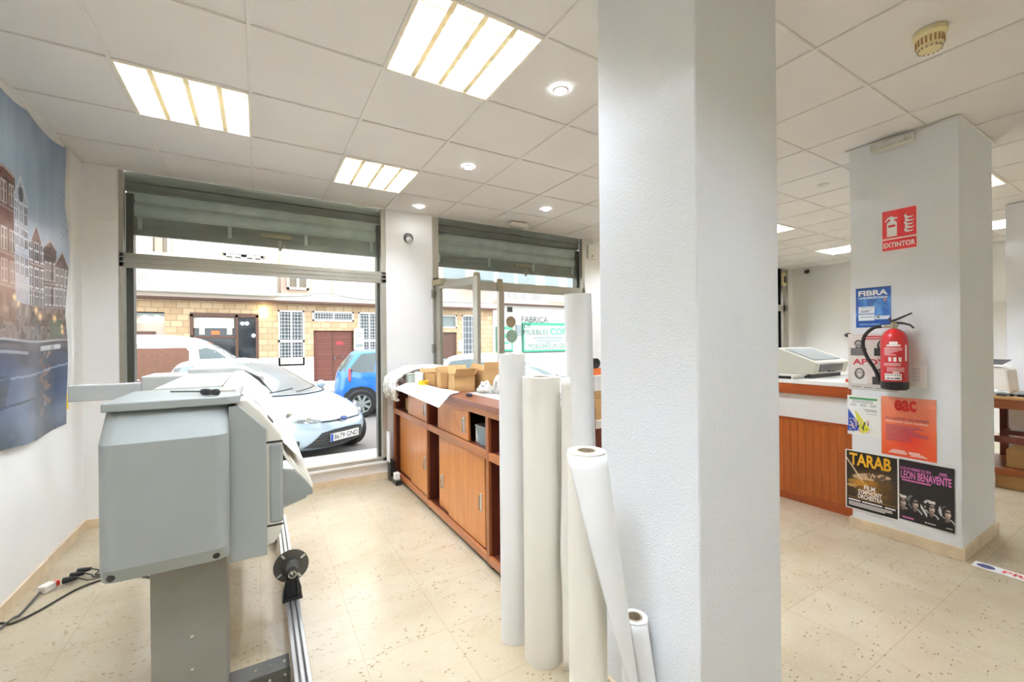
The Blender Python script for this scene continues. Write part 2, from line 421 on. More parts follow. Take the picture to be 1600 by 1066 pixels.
# ------------------------------------------------------------------ shop window, entrance
def shutter(name, label, x0, x1, zb, lockx):
    t = thing(name, label, 'shutter', (0.5*(x0+x1), YW+.13, zb))
    y = YW+.12
    prof = []
    z = zb+.16
    while z < CZ+.02:
        for k in range(7):
            u = k/6; prof.append((y-.016*math.sin(PI*u) if 0 < k < 6 else y+.012, z+.125*u))
        z += .13
    m = MB(); n = len(prof)
    v = [(x0, p[0], p[1]) for p in prof]+[(x1, p[0], p[1]) for p in prof]
    m.add(v, [(i, i+1, n+i+1, n+i) for i in range(n-1)])
    m.build('slat_curtain', M['slat'], t, smooth=50)
    b = MB().box(x0, x1, y-.02, y+.012, zb, zb+.045).box(x0, x1, y-.012, y+.012, zb+.045, zb+.155).box(x0, x1, y-.018, y+.012, zb+.125, zb+.14).box(x0, x1, y-.017, y+.012, zb+.068, zb+.076).box(x0, x1, y-.017, y+.012, zb+.098, zb+.105)
    bb = b.build('bottom_bar', M['slat_dark'], t)
    for k in range(4):
        xx = x0+(x1-x0)*(.04+.305*k); B('clip', M['slat'], t, xx-.014, xx+.014, y-.026, y-.012, zb+.045, zb+.15)
    MB().box(lockx-.13, lockx+.13, y-.03, y-.012, zb+.085, zb+.125).build('lock_plate', M['brass'], t, bevel=.003)
    MB().box(lockx+.02, lockx+.05, y-.03, y-.012, zb-.02, zb+.07).box(lockx+.06, lockx+.08, y-.04, y-.012, zb+.0, zb+.03).cyl((lockx+.035, y-.02, zb-.03), (lockx+.035, y-.02, zb), .012).build('lock', M['alu'], t)
    MB().box(x0-.01, x1+.01, y-.045, y+.02, CZ-.06, CZ+.02).box(x0-.01, x1+.01, y-.03, y+.02, CZ-.135, CZ-.06).box(x0-.01, x1+.01, y-.045, y-.03, CZ-.115, CZ-.095).build('roller_box', M['slat_dark'], t, bevel=.006)
    for a, c in ((x0-.002, x0+.045), (x1-.045, x1+.002)):
        B('guide_rail', M['alu_dark'], t, a, c, y-.05, y+.04, .18, CZ-.16)
    return t
shutter('roller_shutter', 'grey steel roller shutter half lowered behind the large shop window', WX0+.03, WX1-.03, 2.36, .155)
shutter('roller_shutter', 'grey steel roller shutter half lowered above the entrance door', DX0+.03, DX1-.03, 2.315, 2.98)

def frame(name, rects, y0, y1, mat='alu', parent=None, bevel=.003):
    m = MB()
    for x0, x1, z0, z1 in rects: m.box(x0, x1, y0, y1, z0, z1)
    return m.build(name, M[mat], parent, bevel=bevel)
w = struct(frame('window_1', [(WX0, WX0+.032, .18, CZ), (WX1-.05, WX1, .18, CZ), (WX0, WX1, 2.068, 2.185), (WX0+.03, WX1, .18, .215)], YW-.012, YW+.05))
MB().box(WX0, WX1, YW-.02, YW+.05, 2.105, 2.115).box(WX0, WX1, YW-.02, YW+.05, 2.145, 2.155).build('transom_bead', M['alu'], w)
B('pane', M['glass'], w, WX0+.03, WX1-.05, YW+.02, YW+.024, .215, 2.07)
B('pane', M['glass'], w, WX0+.03, -.024, YW+.02, YW+.024, 2.185, CZ)
B('pane', M['glass'], w, -.022, WX1-.05, YW+.02, YW+.024, 2.185, CZ)
d = struct(frame('door_1', [(DX0, DX0+.07, 0, CZ), (DX1-.04, DX1, 0, CZ), (DX0, DX1, 2.055, 2.165), (2.55, 2.625, 0, 2.06), (2.62, DX1, 0, .1)], YW-.012, YW+.05))
B('fixed_pane', M['glass'], d, 2.625, DX1-.04, YW+.02, YW+.024, .1, 2.055)
B('transom_pane', M['glass'], d, DX0+.05, DX1-.04, YW+.02, YW+.024, 2.165, CZ)
MB().box(2.515, 2.585, YW-.05, YW-.012, 2.06, 2.20).build('strike_box', M['brass'], d, bevel=.004)
for zz in (1.36, 1.975):
    MB().cyl((DX0-.01, YW-.03, zz-.05), (DX0-.01, YW-.03, zz+.05), .018).box(DX0-.02, DX0+.03, YW-.02, YW-.01, zz-.03, zz+.03).build('hinge', M['steel'], d, smooth=40)
# the open glass door leaf, hinged at the frame, swung into the shop
H0, H1 = Vector((1.745, 4.575, 0)), Vector((1.915, 3.86, 0)); ld = (H1-H0).normalized(); ln = Vector((-ld.y, ld.x, 0)); LW = (H1-H0).length
leaf = MB()
def leafbox(m, a0, a1, z0, z1, t=.045):
    c = H0+ld*(a0+a1)/2; m.obox((c.x, c.y, (z0+z1)/2), ld, ln, (0, 0, 1), a1-a0, t, z1-z0)
leafbox(leaf, 0, .075, .02, 2.10); leafbox(leaf, LW-.075, LW, .02, 2.10); leafbox(leaf, .075, LW-.075, 2.03, 2.10); leafbox(leaf, .075, LW-.075, .02, .16)
lf = leaf.build('door_leaf', M['alu'], d, bevel=.003)
m = MB(); leafbox(m, .075, LW-.075, .16, 2.03, .006); m.build('leaf_pane', M['glass'], lf)
m = MB(); leafbox(m, LW-.06, LW-.015, 2.10, 2.135, .05); m.build('latch_box', M['brass'], lf)
m = MB(); c0 = H0+ld*.03; m.obox((c0.x-.01, c0.y-.03, 2.10), ld, ln, (0, 0, 1), .2, .07, .075); m.build('door_closer', M['brass'], lf, bevel=.02)
# second street window far down the shop
v = struct(frame('window_2', [(VX0, VX0+.06, .5, CZ), (VX1-.03, VX1, .5, CZ), (VX1-.2, VX1-.1, .5, CZ), (VX0, VX1, 2.0, 2.12), (VX0, VX1, .5, .6)], YW-.01, YW+.05))
B('pane', M['glass'], v, VX0, VX1, YW+.02, YW+.024, .5, CZ)
shutter('roller_shutter', 'grey steel roller shutter of the far window beside the white end wall', VX0+.03, VX1-.03, 2.40, 8.3)
t = thing('emergency_light', 'old cream emergency light on the dark shutter of the far window', 'lamp', (9.08, YW-.012, 2.66))
MB().box(9.01, 9.15, YW-.06, YW-.013, 2.50, 2.76).build('housing', M['old_plastic'], t, bevel=.02)
MB().box(9.04, 9.12, YW-.066, YW-.058, 2.56, 2.70).build('lens', M['black'], t, bevel=.015)
for k, (px, pz, r, mt, lb) in enumerate(((2.735, 1.68, .072, 'core', 'brown round sticker on the entrance glass above the pale one'), (2.745, 1.50, .082, 'mint', 'pale round sticker on the entrance glass below the brown one'))):
    o = MB().lathe([(.0001, 0), (r, 0), (r, .0015), (.0001, .0015)], (px, YW+.0175, pz), (0, 1, 0), 28).build('round_sticker', M[mt], None); tag(o, lb, 'sticker')
o = MB().box(2.68, 2.76, YW+.0175, YW+.019, 1.80, 1.87).build('opening_hours_sticker', M['ink_grey'], None); tag(o, 'small grey rectangular sticker above the round stickers on the entrance glass', 'sticker')

# ------------------------------------------------------------------ lights of the room
def make_troffer():
    t = thing('ceiling_light', 'square recessed fluorescent ceiling light with white louvre above the printer', 'ceiling light', (GX-.3, GY+.9, CZ))
    x0, y0 = GX-.6, GY+.6; x1, y1 = x0+.6, y0+.6
    z0, z1 = CZ, CZ+.115
    m = MB()
    m.add([(x0+.012, y0+.012, z0), (x1-.012, y0+.012, z0), (x1-.012, y1-.012, z0), (x0+.012, y1-.012, z0), (x0+.03, y0+.02, z1), (x1-.03, y0+.02, z1), (x1-.03, y1-.02, z1), (x0+.03, y1-.02, z1)],
          [(0, 1, 5, 4), (1, 2, 6, 5), (2, 3, 7, 6), (3, 0, 4, 7), (4, 5, 6, 7)])
    for a, b, c, d in ((x0, x1, y0, y0+.014), (x0, x1, y1-.014, y1), (x0, x0+.014, y0, y1), (x1-.014, x1, y0, y1)): m.box(a, b, c, d, z0-.002, z0+.012)
    m.build('housing', M['reflector'], t)
    lv = MB()
    for k in (1, 2, 3):
        x = x0+.6*k/4; lv.prism([(x-.013, z0+.002), (x+.013, z0+.002), (x+.006, z0+.05), (x-.006, z0+.05)], 'y', y0+.014, y1-.014)
    for k in range(1, 7):
        y = y0+.6*k/7; lv.prism([(y-.003, z0+.008), (y+.003, z0+.008), (y+.010, z0+.042), (y-.010, z0+.042)], 'x', x0+.014, x1-.014)
    lv.build('louvre', M['louvre'], t)
    for k in range(4):
        x = x0+.6*(k+.5)/4; MB().cyl((x, y0+.05, CZ+.075), (x, y1-.05, CZ+.075), .014, 12).build('tube', M['tube'], t, smooth=40)
        MB().cyl((x, y0+.022, CZ+.075), (x, y0+.05, CZ+.075), .016, 10).build('tube_holder', M['white_plastic'], t)
    return t
tr0 = make_troffer()
tl_labels = {(4, -1): 'added, unseen recessed ceiling light between the big white column and the poster column', (7, 2): 'added, unseen recessed ceiling light by the street wall behind the big white column',
 (1, -1): 'large bright recessed ceiling light with tube ends visible, nearest the white column', (1, 2): 'small recessed ceiling light close above the shop window',
 (9, 1): 'recessed ceiling light over the reception desk beyond the textured column', (13, 1): 'recessed ceiling light nearest the far end wall over the desk',
 (9, -2): 'recessed ceiling light just behind the poster column', (13, -2): 'recessed ceiling light beyond the poster column near the far wall'}
for c in troffer_cells[1:]:
    dup(tr0, (GX+.6*c[0]+.3, GY+.6*c[1]+.3, CZ), tl_labels.get(c, 'recessed fluorescent ceiling light over the rear of the shop'), None if c in tl_labels else 'rear ceiling lights')
def spot(x, y, label, on=True):
    t = thing('ceiling_spotlight', label, 'spotlight', (x, y, CZ))
    MB().lathe([(.036, 0), (.047, 0), (.046, -.006), (.036, -.008), (.034, -.002)], (x, y, CZ), (0, 0, 1), 24, True).build('trim_ring', M['white_plastic'], t, smooth=40)
    MB().lathe([(.0001, -.004), (.034, -.004), (.034, -.002), (.0001, -.002)], (x, y, CZ), (0, 0, 1), 20).build('lens', M['led'] if on else M['white_plastic'], t)
spot(1.486, 1.932, 'lit round ceiling spot nearest the big white column')
spot(1.481, 3.157, 'lit round ceiling spot in the middle of the row towards the shop window')
spot(1.461, 4.334, 'lit round ceiling spot above the wall between window and door')
spot(2.676, 3.757, 'lit round ceiling spot in front of the entrance')
spot(4.503, 1.912, 'unlit round ceiling spot over the reception desk', False)
t = thing('smoke_detector', 'cream dome smoke detector on the ceiling in front of the poster column', 'smoke detector', (2.70, .705, CZ))
MB().lathe([(.0001, 0), (.062, 0), (.062, -.018), (.056, -.024), (.05, -.03)], (2.70, .705, CZ), (0, 0, 1), 32).build('base', M['old_plastic'], t, smooth=40)
MB().lathe([(.05, -.03), (.046, -.075), (.04, -.083), (.02, -.085), (.0001, -.085)], (2.70, .705, CZ), (0, 0, 1), 32).build('dome', M['old_plastic'], t, smooth=40)
m = MB()
for k in range(20):
    a = 2*PI*k/20; r = .0492; m.obox((2.70+r*math.cos(a), .705+r*math.sin(a), CZ-.05), (-math.sin(a), math.cos(a), 0), (math.cos(a), math.sin(a), 0), (0, 0, 1), .005, .004, .03)
m.build('vent_slots', M['card_in'], t)
m = MB()
for k in range(16):
    a = 2*PI*k/16; r = .0425; m.obox((2.70+r*math.cos(a), .705+r*math.sin(a), CZ-.08), (-math.sin(a), math.cos(a), 0), (math.cos(a), math.sin(a), 0), (0, 0, 1), .006, .006, .012)
m.build('lower_vents', M['core'], t)
def emergency(x0, x1, y0, y1, z0, z1, face, label):
    t = thing('emergency_light', label, 'lamp', ((x0+x1)/2, (y0+y1)/2, z0))
    MB().box(x0, x1, y0, y1, z0, z1).build('housing', M['p_cream'], t, bevel=.02)
    if face == 'x':
        MB().box(x0-.012, x0+.002, y0+.012, y1-.012, z0+.012, z1-.012).build('lens', M['lens'], t, bevel=.01)
        MB().box(x0-.0135, x0-.012, y0+.05, y1-.05, z0+.028, z1-.028).build('reflector', M['alu_bright'], t)
    else:
        MB().box(x0+.012, x1-.012, y0+.012, y1-.012, z0-.012, z0+.002).build('lens', M['lens'], t, bevel=.01)
        MB().box(x0+.05, x1-.05, y0+.02, y1-.02, z0-.0135, z0-.012).build('reflector', M['brass'], t)
M['lens'] = plain('prismatic_lens', C(205, 204, 192), .25, 0, .15, 40)
emergency(3.835, 3.879, 1.085, 1.335, 2.772, 2.848, 'x', 'oblong emergency light at the top of the poster column')
emergency(2.56, 2.80, 4.30, 4.40, CZ-.055, CZ-.0015, 'z', 'oblong yellowed emergency light on the ceiling above the entrance')
t = thing('door_chime', 'small round grey sensor on the white wall between window and door', 'sensor', (1.425, YW, 2.58))
MB().lathe([(.0001, -.03), (.03, -.028), (.05, -.015), (.054, 0)], (1.425, YW, 2.58), (0, 1, 0), 28).build('dome', M['foot'], t, smooth=50)
MB().lathe([(.0001, -.034), (.02, -.033), (.034, -.027)], (1.425, YW-.003, 2.553), (0, 1, 0), 20).build('sensor_eye', M['p_light'], t, smooth=50)
t = thing('alarm_siren', 'white wall box high beside the entrance', 'alarm', (4.03, YW, 2.6))
MB().box(3.965, 4.10, YW-.05, YW, 2.58, 2.78).build('housing', M['white_plastic'], t, bevel=.01)
MB().cyl((4.03, YW-.054, 2.62), (4.03, YW-.05, 2.62), .014).build('status_light', M['core'], t)
for z, y, lb in ((2.80, 4.30, 'tiny black camera at the top of the far end wall'), (1.52, 3.62, 'black camera halfway up the far end wall beside the poster column')):
    t = thing('security_camera', lb, 'camera', (XR, y, z))
    MB().cyl((XR-.001, y, z), (XR-.05, y, z), .02).build('bracket', M['black'], t)
    MB().cyl((XR-.05, y+.03, z-.02), (XR-.13, y-.03, z-.03), .038).build('body', M['black'], t, smooth=40)

# ------------------------------------------------------------------ big photo print on the wall to the left
def vnoise(U, V, s, seed):
    rs = np.random.RandomState(seed); g = rs.rand(int(s*4)+3, int(s*4)+3)
    x = U*s; y = V*s; i = np.clip(x.astype(int), 0, g.shape[0]-2); j = np.clip(y.astype(int), 0, g.shape[1]-2); fx = x-i; fy = y-j
    fx = fx*fx*(3-2*fx); fy = fy*fy*(3-2*fy)
    return g[i, j]*(1-fx)*(1-fy)+g[i+1, j]*fx*(1-fy)+g[i, j+1]*(1-fx)*fy+g[i+1, j+1]*fx*fy
def put(I, mask, col, a=1.0):
    m = mask[..., None]*a; I[...] = I*(1-m)+np.array(col, float)*m
PY0, PY1, PZ0, PZ1 = 2.55, 4.165, .87, 2.84
def canal(U, V):
    Y = PY0+U*(PY1-PY0); Z = PZ0+V*(PZ1-PZ0)
    n1 = vnoise(U, V, 9, 1); n2 = vnoise(U, V, 60, 2); n3 = vnoise(U*3, V*.6, 12, 3)
    I = np.zeros(U.shape+(3,))
    t = np.clip((Z-1.9)/.95, 0, 1)[..., None]
    I[:] = np.array([178, 190, 208])*(1-t)+np.array([126, 146, 170])*t
    I += (n3[..., None]-.5)*14
    put(I, (Y > 4.06)*(Z > 2.15)*(Z < 2.5)*(np.abs(np.sin(Y*120+Z*60)+.7*np.sin(Z*50-Y*90)) < .14), (96, 108, 126), .7)
    def house(y0, y1, zt, peak, col, rows, cols, wcol, trim):
        c = (y0+y1)/2; w = (y1-y0)/2
        top = zt+peak*np.clip(1-np.abs(Y-c)/w, 0, 1)
        mk = (Y > y0)*(Y < y1)*(Z < top)*(Z > 1.56)
        put(I, mk, col); I[mk] += (n2[mk]-.5)[:, None]*26
        put(I, mk*(Z > top-.018), trim, .9)
        for z in rows:
            for k in range(cols):
                yc = y0+(k+.5)*(y1-y0)/cols; hw = (y1-y0)/cols*.3
                put(I, mk*(np.abs(Y-yc) < hw*1.25)*(Z > z-.01)*(Z < z+.115), trim)
                put(I, mk*(np.abs(Y-yc) < hw)*(Z > z)*(Z < z+.105), wcol)
                put(I, mk*(np.abs(Y-yc) < .0045)*(Z > z)*(Z < z+.105), trim)
                put(I, mk*(np.abs(Z-z-.06) < .004)*(np.abs(Y-yc) < hw), trim)
            put(I, mk*(np.abs(Z-(z-.025)) < .008), trim, .55)
    house(2.55, 2.90, 2.42, .14, (92, 62, 56), [1.75, 1.95, 2.15, 2.3], 4, (70, 62, 62), (176, 170, 168))
    house(2.90, 3.20, 2.32, .1, (92, 70, 64), [1.75, 1.95, 2.15], 3, (74, 64, 62), (182, 176, 174))
    house(3.20, 3.46, 2.38, .02, (98, 70, 64), [1.78, 1.95, 2.2], 3, (96, 84, 80), (170, 160, 156))
    house(3.63, 3.88, 2.02, .17, (98, 76, 72), [1.68, 1.80, 1.96], 3, (58, 58, 66), (206, 204, 206))
    house(3.86, 4.02, 2.08, .05, (86, 70, 68), [1.70, 1.86], 3, (54, 54, 62), (190, 186, 186))
    house(4.00, 4.166, 1.98, .1, (94, 76, 74), [1.70, 1.84], 3, (52, 54, 60), (186, 182, 184))
    house(3.44, 3.64, 2.28, .13, (172, 178, 190), [1.84, 2.0, 2.14], 3, (86, 82, 84), (206, 210, 220))
    put(I, (np.hypot(Y-3.54, (Z-2.30)*.8) < .035), (80, 82, 92))
    put(I, (Y > 3.44)*(Y < 3.64)*(Z > 1.76)*(Z < 1.80), (196, 200, 206))
    # street level with warm lamps, quay, water
    mk = (Z < 1.68)*(Z > 1.44); put(I, mk, (104, 86, 76), .75); I[mk] += (n2[mk]-.5)[:, None]*70
    mk = (Z < 1.60)*(Z > 1.44)*(n2 > .55); put(I, mk, (58, 52, 50), .8)
    put(I, (Y > 3.93)*(Y < 4.10)*(Z > 1.46)*(Z < 1.60), (78, 92, 78), .8)
    haze = np.exp(-((Y-3.3)**2/.10+(Z-1.75)**2/.06)); put(I, haze, (166, 132, 112), .55)
    for y, z, r in ((3.74, 1.655, .022), (3.80, 1.62, .024), (3.43, 1.70, .018), (3.48, 1.67, .014), (4.0, 1.61, .022), (4.10, 1.52, .018), (4.1, 1.555, .016), (3.0, 1.66, .02), (2.8, 1.7, .02)):
        g = np.exp(-((Y-y)**2+(Z-z)**2)/r**2); put(I, np.clip(g*1.1, 0, 1), (246, 208, 150))
    mk = (Z < 1.47); put(I, mk, (62, 60, 68)); put(I, mk*(np.abs(Z-1.462) < .006), (150, 150, 154))
    put(I, (Z < 1.44)*(Z > 1.41), (88, 84, 88)); put(I, (np.abs(Z-1.395) < .008)*(Y < 3.6), (170, 176, 184), .7)
    put(I, (Y > 3.80)*(Y < 4.07)*(Z > 1.405)*(Z < 1.435)*(np.sin(Y*260) > -.55), (206, 206, 208))
    w = np.clip((1.40-Z)/.12, 0, 1); wc = 52+60*vnoise(U, V, 6, 5)+26*(vnoise(U*.4, V*2, 14, 6)-.5)
    put(I, w, (0, 0, 0)); I[..., 0] += w*wc*.86; I[..., 1] += w*wc*.92; I[..., 2] += w*wc*1.1
    put(I, (np.abs(Y-3.86-.04*np.sin(Z*60)) < .05)*(Z < 1.40)*(Z > 1.0)*(n2 > .35), (168, 128, 106), .55)
    put(I, (np.abs(Z-1.25-.06*(Y-3.4)) < .006), (150, 160, 180), .6)
    put(I, (np.abs(Z-1.10-.1*(Y-3.4)) < .006)*(Y < 3.9), (40, 40, 44), .8)
    put(I, (Y < 3.55)*(Z > 1.08)*(Z < 1.26)*(n1 > .4), (58, 54, 52), .55)
    put(I, np.clip(vnoise(U, V, 7, 9)*1.6-.9, 0, 1)*(Z < 1.3), (176, 186, 206), .5)
    return I
def canal_wave(u, v):
    edge = max(0, (u-.9)/.1)
    dv = -.10*max(0, v-.9)*10*(.6*abs(math.sin(u*9.3))+.3*u) + (-.02*math.sin(u*11))*(1-v)
    return (-.02*math.sin(v*7)*edge-.012*math.sin(v*17)*edge, dv*.6, .006+.010*math.sin(u*13+v*2)*(.4+.6*(1-v))+.012*edge*abs(math.sin(v*8)))
o = sheet('photo_print', (XL, PY0, PZ0), (0, 1, 0), (0, 0, 1), PY1-PY0, PZ1-PZ0, 260, 330, canal, M['print_gloss'], None, canal_wave, .004)
o.modifiers.new('s', 'SOLIDIFY').thickness = .0012
tag(o, 'large wavy photo print of gabled canal houses at dusk on the white wall', 'poster')
o = MB().box(XL, XL+.014, 4.175, 4.22, .98, 1.09).build('wall_socket', M['yellow'], None, bevel=.003); tag(o, 'yellow cable outlet on the wall at the edge of the photo print', 'socket')
o = MB().box(XL, XL+.03, 4.225, 4.262, 1.14, CZ-.006).build('trim_4', M['pier'], None, bevel=.003); struct(o)

# ------------------------------------------------------------------ wide format printer
t = thing('wide_format_printer', 'grey wide format printer on a metal stand with its end cover facing the room', 'printer', (-.18, 2.7, 0))
def rrect(x0, x1, y0, y1, r, z, n=12):
    p = []
    for cx, cy, a0 in ((x1-r, y1-.01, 0), (x0+r, y1-.01, PI/2), (x0+r, y0+r, PI), (x1-r, y0+r, 1.5*PI)):
        rr = r if cy < y1-.02 else .01
        cx2 = cx if rr == r else (x1-.01 if cx > (x0+x1)/2 else x0+.01)
        for k in range(n+1):
            a = a0+PI/2*k/n; p.append((cx2+rr*math.cos(a), cy+rr*math.sin(a), z))
    return p
m = MB(); m.loft([rrect(-.452, -.097, 1.868, 2.36, .045, .652), rrect(-.452, -.097, 1.85, 2.36, .045, .698), rrect(-.452, -.097, 1.85, 2.36, .045, 1.105), rrect(-.450, -.099, 1.935, 2.36, .045, 1.205)])
ec = m.build('end_cover', M['p_grey'], t, smooth=13)
for x in (-.418, -.135): MB().cyl((x, 1.858, .672), (x, 1.866, .674), .011, 14).build('plug_hole', M['black'], ec)
m = MB(); m.loft([[(x, y, z) for x, y in ((-.45, 1.905), (-.10, 1.905), (-.062, 1.93), (-.062, 2.36), (-.45, 2.36))] for z in (1.206, 1.236)])
m.build('top_lid', M['p_grey'], t, bevel=.004)
B('lid_gap', M['black'], ec, -.44, -.10, 1.925, 2.34, 1.2045, 1.2065)
# steel side plate and front unit
PL = [(-.099, .607), (.024, .607), (.024, 1.094), (-.067, 1.196), (-.099, 1.196)]
MB().prism(PL, 'y', 1.925, 1.95).build('side_plate', M['p_grey'], t, bevel=.002)
B('catch', M['black'], t, -.1015, -.0985, 1.918, 1.93, .70, .725)
FP = [(-.08, .64), (.028, .628), (.05, .636), (.072, .668), (.078, .71), (.080, 1.045), (.076, 1.066), (.006, 1.165), (-.04, 1.215), (-.08, 1.215)]
MB().prism(FP, 'y', 1.952, 3.42).build('front_unit', M['p_cream'], t, bevel=.006)
B('door_seam', M['black'], t, -.05, .0815, 1.949, 1.9525, 1.036, 1.043)
m = MB()
m.box(.03, .0825, 1.9485, 2.02, .712, 1.034)
m.build('front_door', M['p_grey'], t, bevel=.012)
B('door_seam', M['black'], t, -.05, .0815, 1.949, 1.9525, .704, .710)
m = MB(); m.obox((.040, 2.035, 1.118), (.58, 0, -.82), (0, 1, 0), (.82, 0, .58), .03, .07, .006); m.build('display_slot', M['foot'], t)
# middle body: top plate, crest, clear front hood
MB().prism([(-.43, .70), (-.08, .70), (-.08, 1.215), (-.105, 1.232), (-.40, 1.232), (-.43, 1.2)], 'y', 2.36, 3.42).build('main_body', M['p_light'], t, bevel=.006)
B('top_plate', M['p_cream'], t, -.385, -.145, 2.362, 3.40, 1.232, 1.243, bevel=.003)
B('plate_gap', M['black'], t, -.1445, -.1385, 2.362, 3.40, 1.2325, 1.2405)
m = MB(); m.add([(-.135, 2.10, 1.243), (-.135, 3.42, 1.25), (-.085, 3.42, 1.25), (-.085, 2.10, 1.243), (.0, 2.10, 1.177), (.0, 3.42, 1.177), (.0815, 2.10, 1.058), (.0815, 3.42, 1.058)], [(0, 1, 2, 3), (3, 2, 5, 4), (4, 5, 7, 6)])
m.build('front_hood', M['white_plastic'], t)
m = MB(); m.add([(-.082, 3.41, 1.253), (.002, 3.41, 1.20), (.08, 3.41, 1.09), (.08, 3.425, 1.09), (.002, 3.425, 1.20), (-.082, 3.425, 1.253)], [(0, 1, 2, 3, 4, 5)]); m.build('hood_seam', M['foot'], t, solid=.006)
MB().prism([(-.138, 1.214), (-.138, 1.2425), (-.085, 1.2425), (.0, 1.1765), (.0815, 1.0575), (.078, 1.05), (.004, 1.166), (-.04, 1.214)], 'y', 2.10, 2.11).build('hood_end', M['p_cream'], t)
# output guide
def guide(u, v):
    pts = [(.082, .955), (.105, .91), (.14, .855), (.185, .80), (.210, .76), (.213, .742)]
    k = min(int(u*5), 4); f = u*5-k; a, b = pts[k], pts[k+1]
    return (a[0]+(b[0]-a[0])*f, 2.20+v*1.2, a[1]+(b[1]-a[1])*f)
m = MB(); m.grid(guide, 10, 1); og = m.build('output_guide', M['p_cream'], t, smooth=60, solid=.006)
m = MB()
for k in range(24):
    y = 2.23+1.14*k/23; m.tube([(guide(q/8, 0)[0]+.005, y, guide(q/8, 0)[2]+.002) for q in range(2, 8)], .004, 5)
m.build('guide_rib', M['p_cream'], og)
MB().prism([(.081, .865), (.135, .852), (.165, .822), (.19, .79), (.212, .755), (.213, .730), (.19, .728), (.185, .716), (.081, .685)], 'y', 2.185, 2.21).build('guide_end', M['p_grey'], t, bevel=.002)
m = MB(); m.add([(.082, 2.28, .985), (.082, 3.3, .985), (.180, 3.3, .868), (.180, 2.28, .868)], [(0, 1, 2, 3)]); m.build('paper_flap', M['white_plastic'], t, solid=.003)
# far end module and rear feed rail
MB().box(-.62, .03, 3.43, 3.80, .66, 1.215).build('far_cover', M['p_light'], t, bevel=.012)
MB().box(-.625, -.375, 3.425, 3.81, 1.14, 1.235).build('far_lid', M['p_light'], t, bevel=.008)
MB().prism([(-.39, 1.21), (.0, 1.21), (-.04, 1.236), (-.10, 1.272), (-.39, 1.272)], 'y', 3.425, 3.81).build('far_hood', M['p_light'], t, bevel=.005)
MB().box(-1.03, -.62, 3.72, 3.80, 1.075, 1.178).build('rear_feed_rail', M['p_light'], t, bevel=.006)
# stand
for y, lab in ((2.0, None), (3.50, None)):
    lg = B('stand_leg', M['p_leg'], t, -.344, -.111, y, y+.13, .05, .665, bevel=.004)
    m = MB()
    for z in (.33, .205):
        m.lathe([(.0001, -.006), (.005, -.005), (.008, 0)], (-.222, y, z), (0, 1, 0), 12)
    m.build('screw', M['steel'], lg, smooth=50)
    ft = MB().box(-.40, .105, y+.01, y+.10, .0, .085).build('stand_foot', M['foot'], t, bevel=.004)
    m = MB()
    for x in (-.02, .03, .085): m.lathe([(.0001, -.004), (.005, -.003), (.007, 0)], (x, y+.01, .055), (0, 1, 0), 10)
    for x in (-.02, .03, .085): m.lathe([(.0001, .004), (.005, .003), (.007, 0)], (x, y+.055, .085), (0, 0, 1), 10)
    m.build('screw', M['steel'], ft)
m = MB(); rx0, rx1 = .108, .166
m.box(rx0, rx1, 1.72, 3.62, .10, .142)
for a, b in ((rx0, rx0+.014), (rx0+.022, rx0+.036), (rx1-.014, rx1)): m.box(a, b, 1.72, 3.62, .142, .152)
rl = m.build('take_up_rail', M['alu_bright'], t, bevel=.0015)
m = MB()
for a in (rx0+.0145, rx1-.0215): m.box(a, a+.007, 1.722, 3.618, .1425, .1435)
m.build('rail_groove', M['foot'], rl)
# spool holder on the rail
sp = MB().prism([(rx0-.012, .15), (rx1+.012, .15), (rx1+.012, .20), (rx1-.004, .262), (rx0+.004, .262), (rx0-.012, .20)], 'y', 2.40, 2.43).box(rx0-.016, rx1+.016, 2.385, 2.45, .150, .165).box(rx0+.006, rx0+.012, 2.388, 2.40, .165, .25).box(rx1-.012, rx1-.006, 2.388, 2.40, .165, .25).build('spool_bracket', M['black'], t, bevel=.002)
cx, cz = .137, .285
m = MB(); m.lathe([(.03, 0), (.082, 0), (.082, .008), (.03, .008)], (cx, 2.475, cz), (0, 1, 0), 36, True)
fl = m.build('spool_flange', M['core_grey'] if 'core_grey' in M else M['alu_dark'], t, smooth=40)
for a in (.6, .6+PI/2, .6+PI, .6+1.5*PI):
    m = MB(); m.obox((cx+.066*math.cos(a), 2.4735, cz+.066*math.sin(a)), (math.cos(a), 0, math.sin(a)), (-math.sin(a), 0, math.cos(a)), (0, 1, 0), .024, .009, .003)
    m.build('flange_slot', M['white_plastic'], fl)
MB().lathe([(.016, -.065), (.026, -.065), (.026, -.02), (.038, -.012), (.038, 0), (.016, 0)], (cx, 2.475, cz), (0, 1, 0), 24, True).build('spool_hub', M['foot'], t, smooth=40)
MB().lathe([(.014, -.03), (.019, -.03), (.019, .03), (.014, .03)], (cx, 2.405, cz), (0, 1, 0), 20, True).build('hub_ring', M['steel'], t, smooth=40)
# screwdriver on the lid
t = thing('screwdriver', 'black handled screwdriver lying on the printer lid', 'screwdriver', (-.2, 2.0, 1.236))
p0, p1, p2 = Vector((-.305, 2.19, 1.241)), Vector((-.19, 2.02, 1.2495)), Vector((-.13, 1.931, 1.251))
MB().cyl(p0, p1, .0032, 8).build('blade', M['foot'], t)
d_ = (p2-p1)
m = MB(); m.tube([p1+d_*k for k in (0, .08, .2, .4, .55, .7, .8, .93, 1.0)], [.006, .011, .0128, .0128, .011, .0095, .0125, .0128, .006], 12); m.build('handle', M['black'], t, smooth=50)

